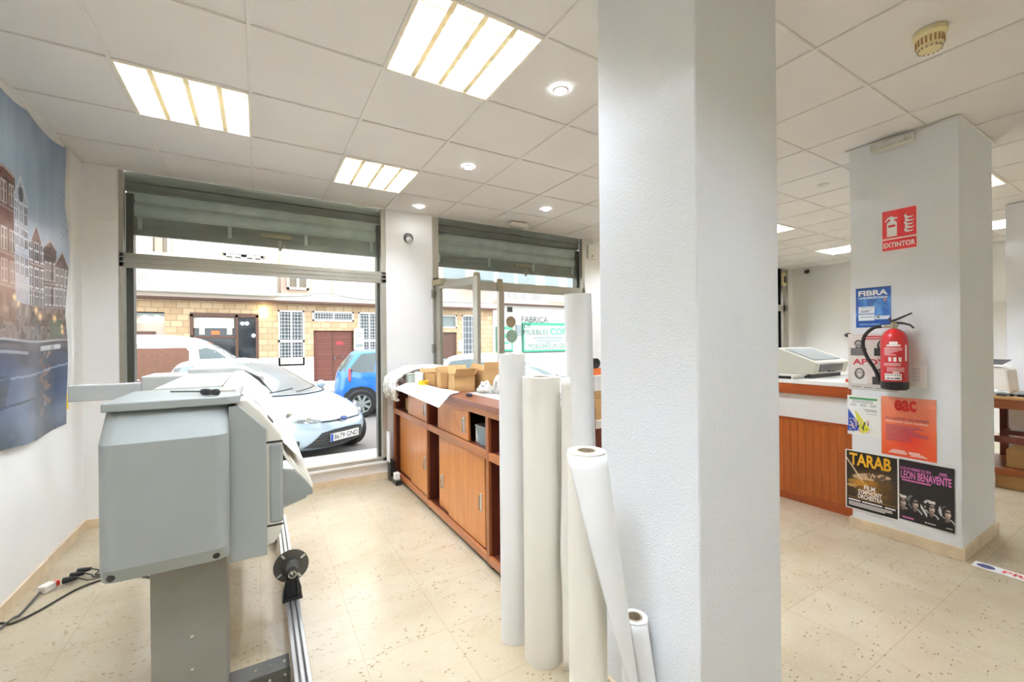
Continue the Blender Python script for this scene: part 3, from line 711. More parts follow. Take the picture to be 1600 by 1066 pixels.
def curve_pts(ps, n=10):
    ps = [Vector(p) for p in ps]; out = []
    for i in range(len(ps)-1):
        p0, p1, p2, p3 = ps[max(i-1, 0)], ps[i], ps[i+1], ps[min(i+2, len(ps)-1)]
        for k in range(n):
            f = k/n; out.append(.5*((2*p1)+(-p0+p2)*f+(2*p0-5*p1+4*p2-p3)*f*f+(-p0+3*p1-3*p2+p3)*f**3))
    return out+[ps[-1]]
# ------------------------------------------------------------------ power strip and leads on the floor
t = thing('power_strip', 'white multi socket with black plugs on the floor by the skirting', 'power strip', (-1.08, 3.55, 0))
MB().obox((-1.068, 3.522, .0235), (.5, .86, 0), (-.86, .5, 0), (0, 0, 1), .065, .05, .045).build('body', M['white_plastic'], t, bevel=.008)
MB().obox((-1.045, 3.560, .022), (.5, .86, 0), (-.86, .5, 0), (0, 0, 1), .03, .03, .03).build('rocker_switch', M['red_plastic'], t, bevel=.004)
for k in range(3):
    a = Vector((-1.010+.018*k, 3.565+.050*k, .026)); b = a+Vector((.062, -.012, .006))
    t2 = thing('power_plug', ['black plug in the multi socket, nearest the red switch', 'black plug in the middle of the multi socket', 'black plug in the multi socket, farthest from the red switch'][k], 'plug', a, 'plugs in the multi socket')
    MB().tube([a, a+(b-a)*.35, b], [.019, .017, .010], 10).build('plug_body', M['black'], t2, smooth=40)
    q = curve_pts([b, b+Vector((.04, -.012, -.018)), Vector((-.88, 3.548+.030*k, .006)), Vector((-.80, 3.56+.02*k, .006)), Vector((-.66, 3.58+.03*k, .006))], 6)
    MB().tube(q, .0042, 6).build('lead', M['cable'], t2, smooth=60)
o = MB().tube(curve_pts([(-1.158, 2.95, .006), (-1.160, 3.20, .006), (-1.145, 3.235, .006), (-1.10, 3.205, .006), (-1.03, 3.27, .006), (-.93, 3.44, .006), (-.84, 3.50, .006), (-.72, 3.50, .006), (-.55, 3.36, .006)]), .006, 6).build('power_cable', M['cable'], None, smooth=60); tag(o, 'dark cable curving over the floor from the wall to the printer', 'cable')
o = MB().tube(curve_pts([(-1.142, 2.98, .006), (-1.130, 3.16, .008), (-1.102, 3.222, .022), (-1.098, 3.28, .007), (-1.095, 3.38, .006), (-1.086, 3.488, .018)]), .006, 6).build('extension_lead', M['cable'], None, smooth=60); tag(o, 'short dark lead running to the white multi socket beside the skirting', 'cable')

# ------------------------------------------------------------------ sideboard with sliding doors
FX, BX = 1.235, 1.83
CY0, CY1 = 2.05, 4.565
t = thing('sideboard', 'long wooden sideboard with sliding doors standing below the entrance wall', 'cabinet', (1.5, 3.3, 0))
B('worktop', M['top_wood'], t, FX-.012, BX, CY0, CY1, 1.0, 1.034, bevel=.003)
B('fascia', M['rail_wood'], t, FX, FX+.02, CY0, CY1, .955, 1.0, bevel=.002)
B('bottom_rail', M['rail_wood'], t, FX, FX+.02, CY0, CY1, .035, .085, bevel=.002)
B('middle_rail', M['rail_wood'], t, FX, FX+.02, CY0, CY1, .685, .735, bevel=.002)
B('bottom_board', M['dark_wood'], t, FX+.02, BX-.012, CY0, CY1, .06, .08)
B('shelf', M['dark_wood'], t, FX+.02, BX-.012, CY0, CY1, .70, .732)
B('back_panel', M['dark_wood'], t, BX-.012, BX, CY0, CY1, .035, 1.0)
for y0, y1 in ((4.535, 4.565), (3.505, 3.535), (2.375, 2.415), (2.05, 2.08)):
    B('upright', M['dark_wood'], t, FX+.02, BX-.012, y0, y1, .035, 1.0)
    B('stile', M['stile'], t, FX-.001, FX+.02, y0, y1, .035, .957, bevel=.002)
for y in (4.53, 3.52, 2.39, 2.07):
    for x in (FX+.04, BX-.06): B('foot', M['dark_wood'], t, x-.02, x+.02, y-.02, y+.02, 0, .036)
def sliding(y0, y1, z0, z1, x, hy, hz, hh=.10):
    dd = B('sliding_door', M['honey'], t, x, x+.016, y0, y1, z0, z1, bevel=.0015)
    if hy is not None:
        h = MB(); h.box(x-.003, x+.0005, hy-.012, hy+.012, hz-hh/2-.01, hz+hh/2+.01); h.build('handle_plate', M['alu_bright'], dd, bevel=.003)
        h = MB(); h.tube([(x-.003, hy, hz-hh/2), (x-.014, hy, hz-hh/2+.006), (x-.015, hy, hz), (x-.014, hy, hz+hh/2-.006), (x-.003, hy, hz+hh/2)], .005, 8); h.build('handle', M['steel'], dd, smooth=50)
sliding(3.545, 4.12, .737, .952, FX+.022, 3.62, .84)
sliding(2.72, 3.31, .737, .952, FX+.022, 2.79, .84)
sliding(4.02, 4.47, .088, .683, FX+.042, None, 0)
sliding(3.56, 4.05, .088, .683, FX+.022, 3.63, .36)
sliding(3.02, 3.34, .088, .683, FX+.042, 3.27, .30)
sliding(2.475, 3.10, .088, .683, FX+.022, 2.53, .37)
# things kept in the sideboard
def carton(name, c, sx, sy, sz, label, rz=0, group=None, mat='card'):
    tt = thing(name, label, 'box', c, group)
    ca, sa = math.cos(rz), math.sin(rz); u, w = (ca, sa, 0), (-sa, ca, 0)
    MB().obox((c[0], c[1], c[2]+sz/2), u, w, (0, 0, 1), sx, sy, sz).build('carton', M[mat], tt, bevel=.003)
    MB().obox((c[0], c[1], c[2]+sz+.0008), u, w, (0, 0, 1), sx*.98, .05, .0015).build('packing_tape', M['table_top'], tt)
    return tt
carton('cardboard_box', (1.40, 4.30, .7325), .16, .22, .12, 'small brown cardboard box in the open compartment next to the shop window')
m = MB(); m.grid(lambda u, v: (1.34+.055*math.cos(2*PI*u)*math.sin(PI*v)*(1+.25*math.sin(9*u+5*v)), 4.10+.07*math.sin(2*PI*u)*math.sin(PI*v), .785-.042*math.cos(PI*v)*(1+.15*math.sin(14*u))), 16, 9, True)
o = m.build('crumpled_paper', M['paper'], None, smooth=30); tag(o, 'crumpled white paper beside the small brown box in the sideboard', 'paper')
t2 = thing('plastic_bin', 'grey blue plastic bin in the open compartment of the sideboard', 'bin', (1.36, 2.53, .7325))
m = MB(); m.add([(1.29, 2.435, .736), (1.43, 2.435, .736), (1.43, 2.615, .736), (1.29, 2.615, .736), (1.275, 2.42, .865), (1.445, 2.42, .865), (1.445, 2.635, .865), (1.275, 2.635, .865)], [(0, 1, 2, 3), (0, 1, 5, 4), (1, 2, 6, 5), (2, 3, 7, 6), (3, 0, 4, 7)])
m.build('tub', M['bin'] if 'bin' in M else plain('bin_plastic', C(132, 152, 160), .45), t2, solid=.004)
MB().box(1.268, 1.452, 2.418, 2.426, .855, .868).box(1.268, 1.452, 2.630, 2.64, .855, .868).box(1.268, 1.276, 2.418, 2.64, .855, .868).build('rim', M['p_grey'], t2)
t2 = thing('paper_reel', 'small white paper reel beside the grey blue bin', 'roll', (1.36, 2.70, .7325))
MB().lathe([(.018, 0), (.055, 0), (.055, .10), (.018, .10)], (1.36, 2.69, .733), (0, 0, 1), 28, True).build('reel', M['paper'], t2, smooth=40)
MB().lathe([(.014, .001), (.0178, .001), (.0178, .101), (.014, .101)], (1.36, 2.69, .733), (0, 0, 1), 20, True).build('core', M['core'], t2, smooth=40)
carton('cardboard_box', (1.66, 2.55, .7325), .26, .2, .19, 'pale box at the back of the sideboard behind the grey blue bin', 0, None, 'p_cream')
# things on the worktop
ZT = 1.0345
def wob(u, v):
    x = 1.10+.20*v+.04*u*v; y = 4.04-(1.16-.10*v)*u+.06*v
    z = ZT+.004+.006*abs(math.sin(5*u))*v - max(0, 1.225-x)*(.32+.28*u)
    return (x, y, z)
m = MB(); m.grid(wob, 22, 14); o = m.build('paper_sheet', M['paper'], None, smooth=60, solid=.001); tag(o, 'large blank white sheet hanging over the front edge of the sideboard', 'paper')
m = MB(); m.grid(lambda u, v: (1.40+.30*v, 3.02-1.0*u+.1*v, ZT+.0012), 12, 6); o = m.build('paper_sheet', M['paper'], None, smooth=60, solid=.001); tag(o, 'white sheet lying flat under the moulded pulp tray on the sideboard', 'paper')
# heap of white netting hanging over the corner
rs = np.random.RandomState(5)
t2 = thing('netting_bundle', 'bundle of white stretch netting spilling over the window end of the sideboard', 'netting', (1.36, 4.35, ZT))
def lump(u, v):
    a = 2*PI*u; r = math.sin(PI*v)**.7; k = 1+.13*math.sin(5*a+9*v)+.10*math.sin(11*a-13*v)
    return (1.54+.27*r*math.cos(a)*k, 4.39+.0*u+.16*r*math.sin(a)*k, max(ZT+.003, ZT+.075-.075*math.cos(PI*v)*(1+.2*math.sin(4*a))))
m = MB(); m.grid(lump, 40, 18, True); m.build('bundle', M['cloth'], t2, smooth=60)
m = MB()
for k in range(34):
    y = 4.16+.36*rs.rand(); x = 1.205-.05*rs.rand(); zz = .84+.16*rs.rand()
    pts = curve_pts([(1.42, y+.04*rs.randn(), ZT+.12+.03*rs.rand()), (1.30, y, ZT+.10+.03*rs.rand()), (x-.01, y+.02*rs.randn(), ZT+.04), (x-.03, y+.03*rs.randn(), (zz+ZT)/2), (x+.0, y+.03*rs.randn(), zz)], 6)
    m.tube(pts, [.012+.006*math.sin(j*1.9+k) for j in range(len(pts))], 6)
m.build('hanging_folds', M['cloth'], t2, smooth=60)
t2 = thing('storage_tub', 'pale green translucent tub under the white netting', 'tub', (1.30, 4.11, ZT))
m = MB(); m.box(1.25, 1.36, 4.06, 4.16, ZT, ZT+.085); m.build('tub', plain('pale_green_plastic', C(200, 210, 198), .35), t2, bevel=.008)
MB().box(1.246, 1.364, 4.056, 4.164, ZT+.085, ZT+.093).build('lid', M['p_light'], t2, bevel=.002)
def open_box(name, label, c, sx, sy, sz, rz, flaps, group=None, th=.004, window=False):
    tt = thing(name, label, 'box', c, group); ca, sa = math.cos(rz), math.sin(rz)
    U, W, Z = Vector((ca, sa, 0)), Vector((-sa, ca, 0)), Vector((0, 0, 1)); cc = Vector(c)
    m = MB()
    m.obox(cc+Z*th/2, U, W, Z, sx, sy, th)
    for s in (-1, 1):
        m.obox(cc+U*s*(sx/2-th/2)+Z*sz/2, U, W, Z, th, sy, sz)
        m.obox(cc+W*s*(sy/2-th/2)+Z*sz/2, U, W, Z, sx, th, sz)
    m.build('carton', M['card'], tt)
    for d, ang, ln_ in flaps:
        e, al = {'u': (U, W), '-u': (-U, W), 'w': (W, U), '-w': (-W, U)}[d]; half = sx/2 if 'u' in d else sy/2; wid = sy if 'u' in d else sx
        dr = e*math.cos(ang)+Z*math.sin(ang); nn = dr.cross(al)
        MB().obox(cc+e*half+Z*sz+dr*ln_/2, dr, al, nn, ln_, wid*.97, .003).build('flap', M['card'], tt)
    return tt
open_box('open_box', 'low open cardboard box with a white end panel beside the netting', (1.53, 3.86, ZT), .34, .26, .105, .15, [('u', .1, .09), ('w', .5, .07)])
o = MB().obox((1.318, 3.955, ZT+.058), (.25, -1, 0), (1, .25, 0), (0, 0, 1), .13, .01, .115).build('polystyrene_board', M['paper'], None); tag(o, 'small white panel leaning on the low open box', 'panel')
t2 = thing('tape_roll', 'yellow tape reel in front of the low open box on the sideboard', 'tape', (1.30, 3.78, ZT))
MB().lathe([(.03, -.022), (.045, -.022), (.045, .022), (.03, .022)], (1.300, 3.78, ZT+.024), (0, 0, 1), 24, True).build('reel', M['yellow'], t2, smooth=40)
open_box('open_box', 'narrow upright open carton in front of the low box', (1.40, 3.49, ZT), .12, .20, .125, -.2, [('w', 1.2, .06), ('-u', 1.35, .05)])
open_box('open_box', 'upright open carton with raised flaps in the middle of the group', (1.43, 3.22, ZT), .17, .20, .13, -.15, [('w', .9, .09), ('-w', .8, .08), ('u', 1.2, .07)])
open_box('open_box', 'largest open cardboard box, nearest the pulp tray', (1.685, 3.20, ZT), .24, .34, .165, -.12, [('u', 1.3, .06), ('-w', 1.45, .07), ('-u', 2.0, .05)])
t2 = thing('foam_coil', 'coil of white foam strip beside the open cardboard boxes', 'foam', (1.50, 2.93, ZT))
m = MB(); m.tube([(1.50+(.07-.0007*k)*math.cos(k*.36)*(.75+.1*math.sin(k)), 2.93+(.07-.0007*k)*math.sin(k*.36), ZT+.022+.0009*k+.006*math.sin(k*1.3)) for k in range(72)], .011, 7); m.build('coil', M['cloth'], t2, smooth=60)
t2 = thing('pulp_tray', 'white moulded pulp packing with wavy ribs on the sideboard', 'packing', (1.66, 2.62, ZT))
def pulp(u, v):
    s = .035*math.sin(u*2*PI*3.5); return (1.52+.10*v+.10*u+.012*math.sin(u*22), 2.86-.50*u, ZT+.006+.125*math.sin(PI*min(1, max(0, v)))**.6*(1+.10*math.cos(u*2*PI*3.5)))
m = MB(); m.grid(pulp, 60, 14); m.build('shell', M['tape_white'], t2, smooth=60, solid=.004)
for k in range(4):
    y = 2.80-.115*k; x = 1.53+.023*k
    m = MB(); m.tube([(x+.0+.006*math.sin(a), y+.032*math.cos(a), ZT+.062+.040*math.sin(a)) for a in np.linspace(-.4, 2*PI-1.6, 14)], .010, 7); m.build('rib', M['tape_white'], t2, smooth=60)
t2 = thing('tape_cutter', 'small dark blue ring lying near the front edge of the sideboard', 'ring', (1.335, 2.87, ZT))
MB().lathe([(.014, 0), (.024, 0), (.024, .014), (.014, .014)], (1.335, 2.87, ZT), (0, 0, 1), 20, True).build('ring', plain('navy_plastic', C(44, 46, 88), .35), t2, smooth=40)
MB().obox((1.318, 2.83, ZT+.005), (.3, -1, 0), (1, .3, 0), (0, 0, 1), .05, .02, .01).build('tab', M['black'], t2, bevel=.002)
# box with a white strip leaning in the corner by the cabinet
t2 = thing('door_stop_box', 'black metal bracket with a white strip standing against the sideboard corner', 'bracket', (1.19, 4.45, 0))
MB().box(1.165, 1.222, 4.44, 4.555, 0, .20).build('upright', M['black'], t2, bevel=.003)
MB().box(1.17, 1.226, 4.25, 4.44, 0, .045).build('base', M['black'], t2, bevel=.003)
MB().box(1.155, 1.165, 4.45, 4.55, .19, .50).build('white_strip', M['paper'], t2)
MB().box(1.172, 1.222, 4.29, 4.36, .045, .11).build('white_block', M['paper'], t2, bevel=.004)

# ------------------------------------------------------------------ rolls of paper standing by the column
def roll(label, x, y, r, h, rc, mat='paper', lean=(0, 0), parts=True):
    t = thing('paper_roll', label, 'roll', (x, y, 0), 'paper rolls standing by the column')
    ax = Vector((lean[0], lean[1], 1)).normalized(); z0 = r*math.hypot(*lean)
    MB().lathe([(rc, 0), (r, 0), (r, h), (rc, h)], (x, y, z0), ax, 56, True).build('paper', M[mat], t, smooth=40)
    MB().lathe([(rc-.006, .001), (rc-.0003, .001), (rc-.0003, h+.001), (rc-.006, h+.001)], (x, y, z0), ax, 40, True).build('core', M['core'], t, smooth=40)
    return t
roll('slim white roll behind the front two, nearest the sideboard', 1.115, 1.93, .042, 1.065, .026)
roll('white paper roll standing at the sideboard end of the row, second in height', 1.055, 1.775, .064, 1.37, .03)
roll('wide off-white paper roll next to the tall one, standing upright', 1.105, 1.60, .086, 1.27, .04, 'paper_cream')
t3 = roll('tallest paper roll, leaning towards the column', 1.250, 1.465, .060, 1.635, .03, 'paper', (-.025, .0))
m = MB(); m.grid(lambda u, v: (1.124+.058*u-.010*math.exp(-((v-.42)/.12)**2)*(1-u), 1.480-.035*u, .004+1.27*v), 6, 30); m.build('loose_edge', M['paper_cream'], t3, smooth=60, solid=.0015)
rd = roll('off-white roll in front of the others with a long loose sheet', .955, 1.118, .064, 1.058, .034, 'paper_cream')
LAT, TOW = Vector((.76, -.65, 0)), Vector((-.65, -.76, 0))
def flap(u, v):
    # v 0 top .. 1 floor; the loose tail opens like a cone away from the roll
    v = v**1.0; c = .06*v; ro = .0675+.07*v; L = -.066+.285*v
    a0 = math.asin(max(-.97, min(.95, (L-c)/ro))); a1 = PI/2+.9-.75*v
    a = a0+(a1-a0)*u; p = Vector((.955, 1.118, 0))+LAT*(c+ro*math.sin(a))+TOW*(ro*math.cos(a))
    return (p.x, p.y, 1.052-1.048*v)
m = MB(); m.grid(flap, 24, 24); m.build('loose_sheet', M['paper'], rd, smooth=60, solid=.0012)
re_ = roll('short white roll low beside the white column', 1.158, 1.10, .046, .435, .029)
def flap2(u, v):
    c = .05*v; ro = .0475+.022*v; L = -.02+.085*v
    a0 = math.asin(max(-.97, min(.95, (L-c)/ro))); a1 = PI/2+.2; a = a0+(a1-a0)*u
    p = Vector((1.158, 1.10, 0))+LAT*(c*.7+ro*math.sin(a)*.9)+TOW*(ro*math.cos(a)+.02*v)
    return (min(p.x, 1.208), p.y, .43-.425*v)
m = MB(); m.grid(flap2, 14, 12); m.build('loose_sheet', M['paper'], re_, smooth=60, solid=.0012)

# ------------------------------------------------------------------ notices and posters on the second column (face at PX, read towards -Y)
PX = 3.879
NX, NZ = (0, -1, 0), (0, 0, 1)
INK = {'w': M['sign_white'], 'k': M['ink']}
M['pink'] = plain('poster_pink', C(222, 120, 190), .5); M['ochre'] = plain('poster_ochre', C(236, 178, 40), .5)
M['navy'] = plain('print_navy', C(70, 70, 120), .5); M['poster_red'] = plain('poster_red', C(206, 30, 26), .5); M['soft_red'] = plain('print_soft_red', C(206, 60, 70), .5)
M['print_green'] = plain('print_green', C(58, 150, 84), .5); M['print_blue'] = plain('print_blue', C(38, 76, 170), .5); M['print_yellow'] = plain('print_yellow', C(222, 220, 60), .5)
M['bin'] = plain('bin_plastic', C(132, 152, 160), .45)
# sign: fire extinguisher
y0, z0 = 1.280, 2.05; W_, H_ = .198, .295
t = thing('safety_sign', 'red and white fire extinguisher sign reading EXTINTOR', 'sign', (PX, 1.18, z0))
B('plate', M['sign_white'], t, PX-.003, PX, y0-W_, y0, z0, z0+H_)
O = (PX-.003, y0, z0)
poly('red_field', [(.006, .092), (W_-.006, .092), (W_-.006, H_-.006), (.006, H_-.006)], O, NX, NZ, .0004, M['sign_red'], t)
poly('red_band', [(.006, .006), (W_-.006, .006), (W_-.006, .082), (.006, .082)], O, NX, NZ, .0004, M['sign_red'], t)
text('lettering', 'EXTINTOR', M['sign_white'], t, Vector(O)+Vector((0, -.012, .026)), NX, NZ, W_-.024, .036, .03, .0008)
poly('extinguisher_symbol', [(.032, .104), (.088, .104), (.088, .195), (.082, .208), (.072, .214), (.072, .222), (.092, .226), (.092, .234), (.068, .238), (.066, .246), (.050, .246), (.034, .236), (.022, .214), (.026, .210), (.040, .228), (.050, .230), (.050, .214), (.038, .208), (.032, .195)], O, NX, NZ, .0008, M['sign_white'], t)
bars('symbol_band', [(.040, .17, .04, .016)], O, NX, NZ, .0012, M['sign_red'], t)
for k in range(5):
    zz = .118+.024*k; xx = .126+.004*(k % 2)
    poly('flame', [(xx, zz+.012), (xx+.014, zz), (xx+.042, zz+.002), (xx+.052, zz+.016), (xx+.040, zz+.010), (xx+.024, zz+.012), (xx+.012, zz+.022), (xx+.014, zz+.034), (xx+.002, zz+.026)], O, NX, NZ, .0008, M['sign_white'], t)
# blue flyer
def fibra(U, V):
    n = vnoise(U, V, 6, 21); I = np.zeros(U.shape+(3,)); I[:] = (30, 78, 158)
    put(I, (V < .78)*(V > .25)*np.clip(n*1.6-.3, 0, 1), (88, 148, 214)); put(I, (np.hypot(U-.46, (V-.62)*1.4) < .16), (52, 92, 156)); put(I, (np.hypot(U-.62, (V-.55)*1.4) < .12), (96, 146, 206))
    put(I, (np.abs(V-.62+.5*(U-.62)) < .035)*(U > .6), (70, 120, 190)); put(I, (np.hypot(U-.84, (V-.68)*1.4) < .055), (216, 140, 110), .7)
    put(I, (U > .07)*(U < .55)*(V > .17)*(V < .53), (232, 238, 244)); put(I, (U > .07)*(U < .55)*(np.abs(V-.34) < .008), (60, 100, 170))
    put(I, (U > .56)*(U < .96)*(V > .19)*(V < .28), (226, 234, 242)); put(I, (V < .10)*(V > .06)*(U > .1)*(U < .7), (180, 200, 226), .6)
    put(I, V > .97, (18, 46, 108)); return I
t = thing('leaflet', 'blue leaflet headed FIBRA above the fire extinguisher', 'poster', (PX, 1.33, 1.51))
sheet('sheet', (PX, 1.437, 1.512), NX, NZ, .208, .293, 60, 90, fibra, M['print'], t)
text('lettering', 'FIBRA', M['sign_white'], t, (PX-.0012, 1.421, 1.745), NX, NZ, .175, .040, .04)
text('lettering', 'UNIVERSITARIA', M['sign_white'], t, (PX-.0012, 1.421, 1.722), NX, NZ, .175, .015, .03)
bars('small_print', [(.03, .125, .07, .004), (.03, .112, .05, .008), (.03, .075, .075, .005), (.125, .065, .018, .025), (.03, .145, .08, .003)], (PX-.0012, 1.437, 1.512), NX, NZ, .0002, M['ink_grey'], t)
# grey poster with portraits
def apoy(U, V):
    I = np.zeros(U.shape+(3,)); I[:] = (222, 214, 206); n = vnoise(U, V, 40, 31)
    put(I, V < .13, (206, 200, 192))
    def face(cx, cy, hair, skin, coat, longhair, beard):
        put(I, (np.abs(U-cx) < .165-.25*np.clip(V-cy+.06, 0, 1))*(V < cy-.055)*(V > cy-.19), coat)
        if longhair: put(I, (np.hypot((U-cx)/.105, (V-cy+.01)/.10) < 1), hair)
        else: put(I, (np.hypot((U-cx)/.082, (V-cy-.02)/.072) < 1), hair)
        put(I, (np.abs(U-cx) < .035)*(V < cy-.03)*(V > cy-.085), tuple(np.array(skin)*.85))
        put(I, (np.hypot((U-cx)/.066, (V-cy)/.066) < 1), skin)
        if beard: put(I, (np.hypot((U-cx)/.062, (V-cy+.035)/.034) < 1), hair, .8)
        for s in (-1, 1): put(I, (np.hypot((U-cx-s*.027)/.014, (V-cy-.012)/.007) < 1), (50, 48, 48))
        put(I, (np.hypot((U-cx)/.028, (V-cy+.033)/.008) < 1), (236, 232, 228))
    face(.22, .80, (46, 44, 44), (176, 168, 160), (110, 106, 104), False, True)
    face(.70, .80, (36, 34, 34), (186, 178, 170), (60, 56, 56), True, False)
    face(.24, .30, (92, 86, 82), (196, 188, 180), (228, 224, 220), True, False)
    face(.66, .30, (50, 48, 46), (150, 142, 136), (70, 56, 58), False, True)
    put(I, (np.abs(V-.31) < .012)*(np.abs(U-.66) < .07), (40, 38, 38)); put(I, (np.abs(U-.66) < .02)*(V < .22)*(V > .13), (120, 40, 50))
    I += (n[..., None]-.5)*8; return I
t = thing('poster', 'grey poster of four black and white portraits behind the fire extinguisher', 'poster', (PX, 1.34, 1.05))
sheet('sheet', (PX, 1.490, 1.046), NX, NZ, .300, .420, 100, 140, apoy, M['print'], t)
text('lettering', 'APOYA', M['soft_red'], t, (PX-.0014, 1.460, 1.235), NX, NZ, .25, .044, .03)
bars('small_print', [(.11, .392, .13, .012), (.11, .376, .13, .010)], (PX-.0012, 1.490, 1.046), NX, NZ, .0002, M['soft_red'], t)
bars('small_print', [(.02, .02, .06, .006), (.10, .018, .05, .006), (.17, .016, .07, .006)], (PX-.0012, 1.490, 1.046), NX, NZ, .0002, M['ink_grey'], t)
t = thing('notice_sheet', 'small white notice sheet beside the fire extinguisher', 'notice', (PX, 1.09, 1.09))
m = MB(); m.grid(lambda u, v: (PX-.001-.012*u*u, 1.175-.137*u, 1.092+.149*v), 8, 4); m.build('sheet', M['paper'], t, solid=.0006)
bars('small_print', [(.06, .128-.014*k, .055-.004*(k % 3), .003) for k in range(7)], (PX-.0065, 1.175, 1.092), NX, NZ, .001, M['ink_grey'], t)
# union leaflet
def tri(U, V):
    I = np.zeros(U.shape+(3,)); I[:] = (240, 240, 236); n = vnoise(U, V, 22, 41)
    put(I, (V > .90)*(V < .955)*(U > .06)*(U < .92), (60, 150, 86))
    put(I, (U > .02)*(U < .52-(np.abs(V-.30))*1.1+.0)*(V < .66)*(V > .10)*(V < .66-1.05*(U-.02)), (40, 80, 176))
    put(I, (U < .22)*(V < .22)*(V > .08), (40, 80, 176))
    put(I, (U > .24)*(V < .66-1.0*(U-.22))*(V > .06+.62*np.clip(U-.52, 0, 1))*(V > .66-3.2*(U-.22)), (214, 214, 52))
    put(I, (U < .70)*(V < .42)*(V > .08)*(n > .62)*(U > .05), (226, 190, 170), .9); put(I, (U < .66)*(U > .3)*(V < .36)*(V > .08)*(n < .30), (60, 62, 40), .8)
    return I
t = thing('leaflet', 'white leaflet with a green heading and blue and yellow triangles', 'poster', (PX, 1.39, .70))
sheet('sheet', (PX, 1.497, .703), NX, NZ, .200, .297, 70, 100, tri, M['print'], t)
bars('small_print', [(.03, .262-.008*k, .13, .003) for k in range(3)]+[(.02+.06*a, .232-.011*b, .04, .004) for a in range(3) for b in range(2)]+[(.10, .196, .08, .004), (.11, .185, .07, .005), (.12, .165, .06, .003)], (PX-.0012, 1.497, .703), NX, NZ, .0002, M['ink_grey'], t)
# orange poster
def eac(U, V):
    I = np.zeros(U.shape+(3,)); t_ = np.clip(1-V, 0, 1)[..., None]
    I[:] = np.array([226, 140, 112])*(1-t_)+np.array([222, 84, 40])*t_
    put(I, np.exp(-((U-.55)**2/.08+(V-.30)**2/.05)), (216, 50, 36), .9); return I
t = thing('poster', 'orange poster headed eac for an English academy', 'poster', (PX, 1.14, .6))
sheet('sheet', (PX, 1.290, .596), NX, NZ, .292, .418, 40, 60, eac, M['print'], t)
text('lettering', 'eac', M['poster_red'], t, (PX-.0014, 1.216, .918), NX, NZ, .118, .078, .035)
text('lettering', 'ACADEMIA DE INGLÉS', M['navy'], t, (PX-.0014, 1.265, .856), NX, NZ, .232, .017, .0)
text('lettering', 'Compromiso con la enseñanza', M['sign_white'], t, (PX-.0014, 1.265, .832), NX, NZ, .225, .015, .02)
rr_ = np.random.RandomState(3)
bars('small_print', [(.025, .215-.013*k, .12+.12*rr_.rand(), .004) for k in range(9)], (PX-.0012, 1.290, .596), NX, NZ, .0002, M['navy'], t)
bars('small_print', [(.06, .040, .07, .005), (.05, .030, .09, .005), (.04, .020, .10, .005), (.15, .036, .06, .006), (.15, .026, .08, .005), (.16, .016, .085, .005)], (PX-.0012, 1.290, .596), NX, NZ, .0002, M['sign_white'], t)
# concert poster in gold
def tarab(U, V):
    I = np.zeros(U.shape+(3,)); I[:] = (34, 28, 24); n = vnoise(U, V, 12, 51); n2 = vnoise(U, V, 30, 52)
    g = np.exp(-((U-.5)**2/.12+(V-.42)**2/.05)); put(I, np.clip(g*1.1, 0, 1)*(.4+.6*n), (206, 136, 40))
    put(I, (np.hypot((U-.50)/.36, (V-.60-.12*(U-.5))/.06) < 1), (214, 186, 150), .8); put(I, (np.hypot((U-.62)/.20, (V-.62)/.07) < 1)*(n2 > .4), (60, 44, 34), .85)
    put(I, (np.abs(V-.80+1.1*(U-.07)) < .02)*(U < .36), (230, 206, 170), .9)
    put(I, (np.hypot((U-.15)/.12, (V-.40)/.03) < 1)*(n2 > .35), (206, 160, 90), .9); put(I, (np.hypot((U-.83)/.12, (V-.40)/.10) < 1)*(n2 > .45), (70, 44, 24), .9)
    put(I, (np.hypot((U-.25)/.2, (V-.47)/.05) < 1), (226, 164, 60), .6); put(I, (V < .20), (22, 20, 20)); put(I, (np.abs(V-.205) < .008)*(U > .05), (196, 140, 50), .7)
    put(I, (U < .025)+(U > .975)+(V < .018)+(V > .982), (240, 238, 232)); return I
t = thing('poster', 'black and gold concert poster headed TARAB with a white edge', 'poster', (PX, 1.36, .14))
o_ = (PX, 1.513, .138)
sheet('sheet', o_, NX, NZ, .318, .446, 110, 150, tarab, M['print'], t, lambda u, v: (0, 0, .004*math.sin(3*u)*(1-v)))
oo = Vector(o_)+Vector((-.0052, 0, 0))
text('lettering', 'TARAB', M['ochre'], t, oo+Vector((0, -.028, .335)), NX, NZ, .25, .092, .03)
text('lettering', 'FILM', M['sign_white'], t, oo+Vector((0, -.118, .165)), NX, NZ, .066, .034, .03)
text('lettering', 'SYMPHONY', M['sign_white'], t, oo+Vector((0, -.082, .128)), NX, NZ, .142, .034, .03)
text('lettering', 'ORCHESTRA', M['sign_white'], t, oo+Vector((0, -.078, .094)), NX, NZ, .150, .032, .03)
bars('small_print', [(.02, .066, .075, .011), (.105, .066, .12, .010), (.24, .066, .06, .010)]+[(.022+.0*k, .050-.011*k, .26-.04*(k == 2), .006) for k in range(3)], oo, NX, NZ, .0002, M['sign_white'], t)
